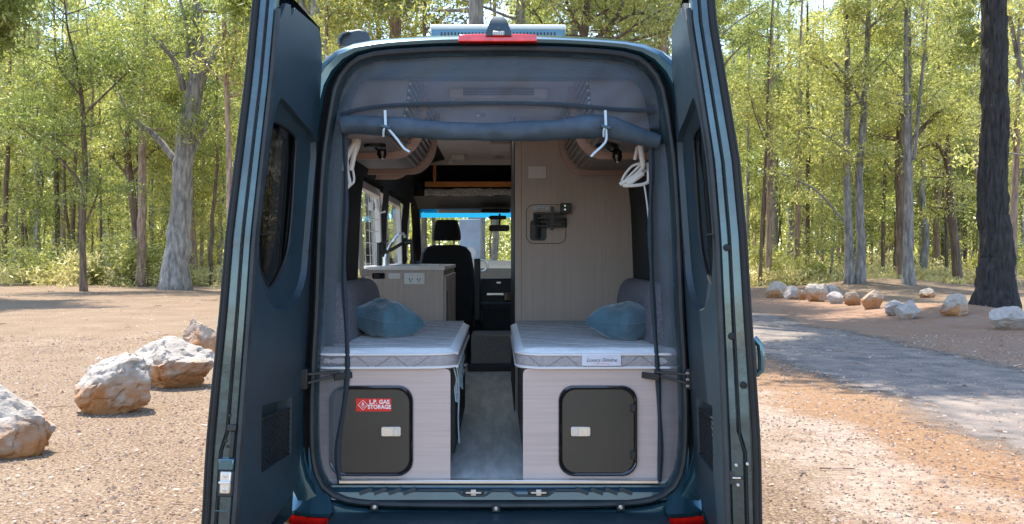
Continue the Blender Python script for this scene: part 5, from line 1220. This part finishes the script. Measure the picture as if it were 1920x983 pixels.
# ------------------------------------------------------------------ mattresses
def mattress(x0, x1, y0, y1, label, inner):
    z1_, z0_ = 1.232, 1.143
    t = thing('mattress', ((x0 + x1) / 2, (y0 + y1) / 2, z0_), label, 'mattress', 'mattresses on the side benches')
    nx, ny = 70, 280; mb = MB(); vs = []; r = .045
    def edge(a, lo, hi): return min(a - lo, hi - a)
    def outline(f):  # inset rounded rect at height factor
        return rrect(x0 + f, x1 - f, y0 + f, y1 - f, .09, 8)
    for j in range(ny + 1):
        for i in range(nx + 1):
            x = x0 + (x1 - x0) * i / nx; y = y0 + (y1 - y0) * j / ny
            # squash the corner
            dx = max(0, .10 - edge(x, x0, x1)); dy = max(0, .10 - edge(y, y0, y1)); q = math.hypot(dx, dy)
            if q > .10 and dx > 0 and dy > 0:
                k = .10 / q; cx_ = x0 + .10 if x < (x0 + x1) / 2 else x1 - .10; cy_ = y0 + .10 if y < (y0 + y1) / 2 else y1 - .10
                x = cx_ + (x - cx_) * k; y = cy_ + (y - cy_) * k; q = .10
            e = .10 - q if (dx > 0 or dy > 0) else .2
            z = z1_ - .022 * max(0, 1 - e / .05) ** 2
            ph = y * 2 * math.pi / .062 + 1.5 * math.sin(x * 11) + 1.1 * mnoise.noise(Vector((x * 6, y * 3, 0)))
            z += .011 * (abs(math.sin(ph / 2)) ** .4 - .9) * min(1, e / .04) + .003 * mnoise.noise(Vector((x * 9, y * 9, 2)))
            vs.append((x, y, z))
    fs = [(j * (nx + 1) + i, j * (nx + 1) + i + 1, (j + 1) * (nx + 1) + i + 1, (j + 1) * (nx + 1) + i) for j in range(ny) for i in range(nx)]
    mb.add(vs, fs, True); part('quilted_top', mb, 'matt', t)
    mb = MB()
    for k in range(26):  # grey lines added to stand in for shade in the quilt grooves
        yy = y0 + .06 + k * .066
        if yy < y1 - .03: mb.tube([(x, yy + .007 * math.sin(x * 23 + k * 1.7) + .006 * mnoise.noise(Vector((x * 7, k, 0))), z1_ + .0035) for x in np.linspace(x0 + .03, x1 - .03, 26)], .0022, 4)
    part('groove_shade_thread', mb, 'mside', t)['kind'] = 'stuff'
    def ringz(f, z): return [Vector((a, b, z)) for a, b in rrect(x0 + f, x1 - f, y0 + f, y1 - f, .10, 8)]
    mb = MB(); mb.loft([ringz(.004, 1.210), ringz(.0, 1.195), ringz(-.003, 1.175), ringz(.0, 1.158), ringz(.004, 1.146)], cap1=True); bd = part('border', mb, 'mside', t)
    mb = MB()
    for z in (1.207, 1.147):
        rg = catmull([p + Vector((0, 0, .002 * math.sin(p.x * 20))) for p in ringz(-.001, z)], 120, True); mb.tube(rg + [rg[0]], .0065, 6, cap=False)
    part('piping', mb, 'pipe', t)
    mb = MB(); x = x0 + .05; k = 0
    while x < x1 - .12:
        mb.tube(catmull([(x, y0 - .0035, 1.20), (x + .035, y0 - .004, 1.175), (x + .06, y0 - .0035, 1.152)] if k % 2 == 0 else [(x, y0 - .0035, 1.152), (x + .04, y0 - .004, 1.175), (x + .075, y0 - .0035, 1.20)], 6), .0012, 4); x += .085; k += 1
    part('quilt_stitching', mb, 'grey_tex', t); return t
mattress(-.86, -.190, .035, 1.80, 'mattress on the left bench, no label on its border', 1)
mr_ = mattress(.080, .86, .035, 1.80, 'mattress on the right bench with white name label on its border', 1)
a, c = P(1091, 686, 4.13), P(1164, 666, 4.13)
b_ = MB(); b_.box(a.x, c.x, .024, .0325, a.z, c.z); part('name_label', b_, 'label', mr_, .001)
text('label_lettering', 'Luxury Slimline', .0225, 'ink_dark', mr_, ((a.x + c.x) / 2, .0232, (a.z + c.z) / 2 + .002), shear=.45, sx=.98)
b_ = MB(); b_.tube(catmull([((a.x + c.x) / 2 - .03, .0232, a.z + .008), ((a.x + c.x) / 2 - .01, .0232, a.z + .011), ((a.x + c.x) / 2 + .035, .0232, a.z + .007)], 8), .0009, 4); part('label_flourish', b_, 'amber', mr_)
# bolsters
def bolster(s, label):
    mb = MB(); lp = []
    pf = [(.875, 1.225), (.732, 1.225), (.722, 1.27), (.725, 1.38), (.742, 1.46), (.775, 1.505), (.82, 1.515), (.875, 1.50)]
    pf = [(v.x, v.z) for v in catmull([(a, 0, b) for a, b in pf], 30)]
    cx_, cz_ = .81, 1.36
    for y, f in ((.22, .80), (.225, .93), (.25, 1.), (1.52, 1.), (1.57, .96), (1.58, .85)): lp.append([Vector((s * min(.878, cx_ + (a - cx_) * f), y, max(1.226, cz_ + (b - cz_) * f))) for a, b in pf])
    mb.loft(lp, cap0=True, cap1=True)
    solid('bolster_cushion', mb, 'bolster', (s * .8, .9, 1.226), label, 'cushion', 'speckled side cushions')
bolster(-1, 'speckled grey wool side cushion along the left wall'); bolster(1, 'speckled grey wool side cushion along the right wall')
def pillow(loc, w, h, rz, label, roll=0., sd=0):
    n = 34; vs = []; mb = MB()
    for side in (1, -1):
        base_ = len(vs)
        for j in range(n + 1):
            for i in range(n + 1):
                u = i / n * 2 - 1; v = j / n * 2 - 1; b = (1 - abs(u) ** 2.2) * (1 - abs(v) ** 2.2); t = b ** .42
                px_ = u * (1 - .10 * (1 - v * v) * 1.0 + .03 * abs(v)); py_ = v * (1 - .10 * (1 - u * u) + .03 * abs(u))
                z = side * t * h / 2 + .10 * h * mnoise.noise(Vector((u * 2.1 + sd, v * 2.1, side * 3))) * t + .02 * h * mnoise.noise(Vector((u * 7 + sd, v * 7, side))) * t
                if side < 0: z = max(z, -h * .47)
                vs.append(Vector((px_ * w / 2, py_ * w / 2, z)))
    m4 = Matrix.Translation(loc) @ Matrix.Rotation(roll, 4, 'Y') @ Matrix.Rotation(rz, 4, 'Z')
    fs = []
    for sidx in range(2):
        o = sidx * (n + 1) ** 2
        for j in range(n):
            for i in range(n): fs.append((o + j * (n + 1) + i, o + j * (n + 1) + i + 1, o + (j + 1) * (n + 1) + i + 1, o + (j + 1) * (n + 1) + i))
    mb.add([m4 @ v for v in vs], fs, True)
    t = thing('pillow', (loc[0], loc[1], loc[2] - h / 2), label, 'pillow', 'teal velvet pillows')
    part('cover', mb, 'velvet', t)
    sm = []
    for q in range(4 * n):
        k, f = divmod(q, n); f = f / n * 2 - 1
        u, v = [(f, -1), (1, f), (-f, 1), (-1, -f)][k]
        sm.append(m4 @ Vector((u * (1 - .10 * (1 - v * v) + .03 * abs(v)) * w / 2, v * (1 - .10 * (1 - u * u) + .03 * abs(u)) * w / 2, 0)))
    b2 = MB(); b2.tube(sm + [sm[0]], .0028, 5, cap=False); part('seam', b2, 'velvet', t)
p = P(723, 598, 4.9); pillow((-.578, .64, 1.235 + .088), .28, .20, R(47), 'teal velvet pillow on the left mattress, tipped up against its side cushion', R(8), 1)
p = P(1166, 608, 4.75); pillow((.628, .50, 1.235 + .085), .275, .195, R(-47), 'teal velvet pillow on the right mattress lying flat', 0, 5)

# ------------------------------------------------------------------ insect screen
scr = thing('insect_screen', (0, .03, 1.6), 'dark blue grey mesh insect screen with its centre rolled up under the door top', 'insect screen')
def xin(z, off=-.004):  # inner edge of the opening at height z
    zz = [q.z for q in half]; xx = [q.x for q in half]; k = min(range(len(zz)), key=lambda i: abs(zz[i] - z) + (0 if xx[i] > .5 else .6)); return xx[k] + off
mb = MB(); nx, nz = 60, 16; vs = []
topz = lambda x: np.interp(abs(x), [q.x for q in reversed(half) if q.z > 2.25], [q.z for q in reversed(half) if q.z > 2.25])
for j in range(nz + 1):
    for i in range(nx + 1):
        f = i / nx * 2 - 1; x = f * .735; t = j / nz; zb_ = 2.30 + .02 * math.cos(f * 2.2)
        x = f * (.725 + .0 * t); zt_ = topz(x) - .003
        z = zt_ + (2.225 - zt_) * t
        y = .045 + .030 * t * (mnoise.noise(Vector((x * 6, t * 1.5, 4)))) + .012 * mnoise.noise(Vector((x * 14 + t * 5, t * 2, 1)))
        vs.append((x, y, z))
mb.add(vs, [(j * (nx + 1) + i, j * (nx + 1) + i + 1, (j + 1) * (nx + 1) + i + 1, (j + 1) * (nx + 1) + i) for j in range(nz) for i in range(nx)], True)
part('upper_mesh', mb, 'mesh', scr)
# seam band
mb = MB(); cp = catmull([P(x, y, 4.125) for x, y in ((637, 215), (690, 203), (760, 197), (900, 194), (1040, 196), (1150, 205), (1228, 208))], 50)
lp = [[c + Vector((0, 0, .010)), c + Vector((0, -.004, 0)), c + Vector((0, 0, -.010))] for c in cp]; mb.loft(lp, closed=False); part('seam_band', mb, 'binding', scr)
# roll
mb = MB(); cl = [(641, 236, 17), (660, 234, 18), (722, 237, 19), (800, 243, 18), (870, 247, 17), (960, 247, 16), (1050, 243, 17), (1100, 238, 19), (1135, 236, 19), (1165, 245, 22), (1200, 256, 21), (1228, 264, 17), (1236, 266, 13)]
cp = catmull([P(x, y, 4.11) for x, y, r in cl], 90); rr_ = np.interp(np.linspace(0, 1, 90), np.linspace(0, 1, len(cl)), [r for *_, r in cl]) / FPX * 4.11
vs = []; nseg = 22
for k, (c, r) in enumerate(zip(cp, rr_)):
    tg = (cp[min(k + 1, 89)] - cp[max(k - 1, 0)]).normalized()
    for j in range(nseg):
        a = 2 * math.pi * j / nseg; q_ = r * (1 + .07 * mnoise.noise(Vector((c.x * 5, math.cos(a) * 1.2, math.sin(a) * 1.2 + c.x * 4))) + .03 * math.sin(a * 3 + c.x * 25))
        for tx in (-.513, .475): q_ *= 1 - .10 * math.exp(-((c.x - tx) / .016) ** 2)
        vs.append(c + Vector((-tg.z * math.sin(a) * q_, math.cos(a) * q_ * .9, math.sin(a) * q_)))
mb.add(vs, [(k * nseg + j, k * nseg + (j + 1) % nseg, (k + 1) * nseg + (j + 1) % nseg, (k + 1) * nseg + j) for k in range(89) for j in range(nseg)] + [tuple(reversed(range(nseg))), tuple(89 * nseg + j for j in range(nseg))], True)
part('rolled_screen', mb, 'roll', scr)
for cx_, yb, tail in ((722, 255, [(735, 250), (745, 262), (757, 278), (768, 285)]), (1135, 255, [(1137, 262), (1128, 275), (1118, 284), (1108, 294)])):
    p = P(cx_, 207, 4.06); q2 = P(cx_ + 1, 236, 4.055); mb = MB(); mb.bar(p, q2, .011, .003, Vector((0, -1, 0)));
    mb.tube(catmull([q2] + [P(x, y, 4.06) for x, y in tail], 14), .0055, 6); mb.tube(catmull([q2, P(cx_ - 3, 245, 4.05), P(cx_ - 3, 256, 4.07)], 6), .005, 6)
    st = part('tie_strap', mb, 'cordb', scr); mb = MB(); a = P(cx_ - 8, 236, 4.05); c = P(cx_ + 9, 240, 4.05); mb.tube([a, c], .008, 8); part('toggle', mb, 'paint', st)
# side strips of mesh with bound wavy inner edges
def strip(s, edge, label):
    pts = catmull([P(x, y, 4.12) for x, y in edge], 60); mb = MB(); vs = []; n = 12
    for c in pts:
        xo = xin(c.z) * s
        for i in range(n + 1):
            t = i / n; x = c.x + (xo - c.x) * t
            vs.append((x, .035 + .018 * mnoise.noise(Vector((x * 16, c.z * 1.6, s * 3))) * (1 - .5 * t), c.z))
    mb.add(vs, [(j * (n + 1) + i, j * (n + 1) + i + 1, (j + 1) * (n + 1) + i + 1, (j + 1) * (n + 1) + i) for j in range(len(pts) - 1) for i in range(n)], True)
    part('side_mesh', mb, 'mesh', scr)
    mb = MB(); wv = [.011 * (1 + .2 * math.sin(k * .5)) for k in range(60)]
    mb.loft([[Vector((c.x - w, .030, c.z)), Vector((c.x, .022, c.z)), Vector((c.x + w, .030, c.z)), Vector((c.x, .036, c.z))] for c, w in zip(pts, wv)], cap0=True, cap1=True); part('edge_binding', mb, 'binding', scr)
strip(-1, [(645, 220), (647, 300), (648, 380), (645, 450), (644, 520), (648, 600), (651, 680), (648, 730), (641, 780), (633, 830), (632, 870), (637, 912)], '')
strip(1, [(1222, 270), (1222, 340), (1220, 420), (1222, 500), (1226, 580), (1230, 640), (1234, 700), (1237, 770), (1239, 840), (1237, 905)], '')
# folded white drying racks
def rack(pl, D, label, loc):
    mb = MB()
    for pts, r in pl: mb.tube(catmull([P(x, y, D + dz) for x, y, dz in pts], max(4, len(pts) * 3)), r, 8, flat=.7)
    solid('folded_drying_rack', mb, 'white', loc, label, 'drying rack', 'folded white drying racks')
rack([([(668, 250, 0), (667, 270, 0)], .022), ([(666, 266, 0), (655, 285, 0), (648, 300, 0)], .014), ([(668, 266, 0), (664, 290, 0), (658, 320, 0)], .012), ([(675, 258, .03), (672, 275, .03), (662, 300, .03)], .008),
      ([(650, 300, 0), (652, 325, 0), (656, 345, 0), (650, 352, 0)], .009), ([(658, 300, .02), (664, 335, .02), (660, 345, .02), (652, 350, .02)], .006), ([(652, 350, 0), (646, 420, 0)], .004), ([(645, 290, .02), (643, 320, .02)], .014)],
     4.35, 'folded white plastic drying rack hanging at the upper left', (-.66, .25, 2.2))
rack([([(1200, 272, 0), (1203, 290, 0), (1206, 312, 0)], .013), ([(1195, 276, .03), (1190, 300, .03)], .008), ([(1207, 312, 0), (1190, 330, 0), (1162, 346, 0)], .010), ([(1210, 318, .02), (1195, 335, .02), (1170, 349, .02)], .009),
      ([(1216, 320, 0), (1214, 342, 0), (1190, 348, 0), (1168, 348, 0)], .008), ([(1205, 305, .03), (1185, 312, .03), (1170, 330, .03), (1166, 340, .03)], .006), ([(1210, 300, .03), (1188, 322, .03), (1174, 336, .03)], .006),
      ([(1216, 305, .04), (1218, 345, .04)], .012), ([(1208, 348, 0), (1213, 380, 0), (1218, 430, 0)], .004), ([(1206, 325, 0), (1188, 338, 0), (1176, 346, 0)], .012)],
     4.35, 'folded white plastic drying rack hanging at the upper right', (.66, .25, 2.2))

# pale service cabinet seen through the windscreen
cv = thing('service_cabinet', (-.6, 16, 0), 'pale upright service cabinet with round meter, seen ahead through the windscreen', 'cabinet')
b2 = MB(); b2.box(-.86, -.40, 15.9, 16.3, 0, 2.45); part('body', b2, 'dull', cv, .02)
b2 = MB(); b2.box(-.80, -.44, 15.885, 15.9, 1.50, 1.92); hc = part('meter_door', b2, 'dull', cv, .01)
b2 = MB(); b2.tube([(-.62, 15.87, 1.71), (-.62, 15.885, 1.71)], .13, 20); part('round_meter', b2, 'slat', hc)
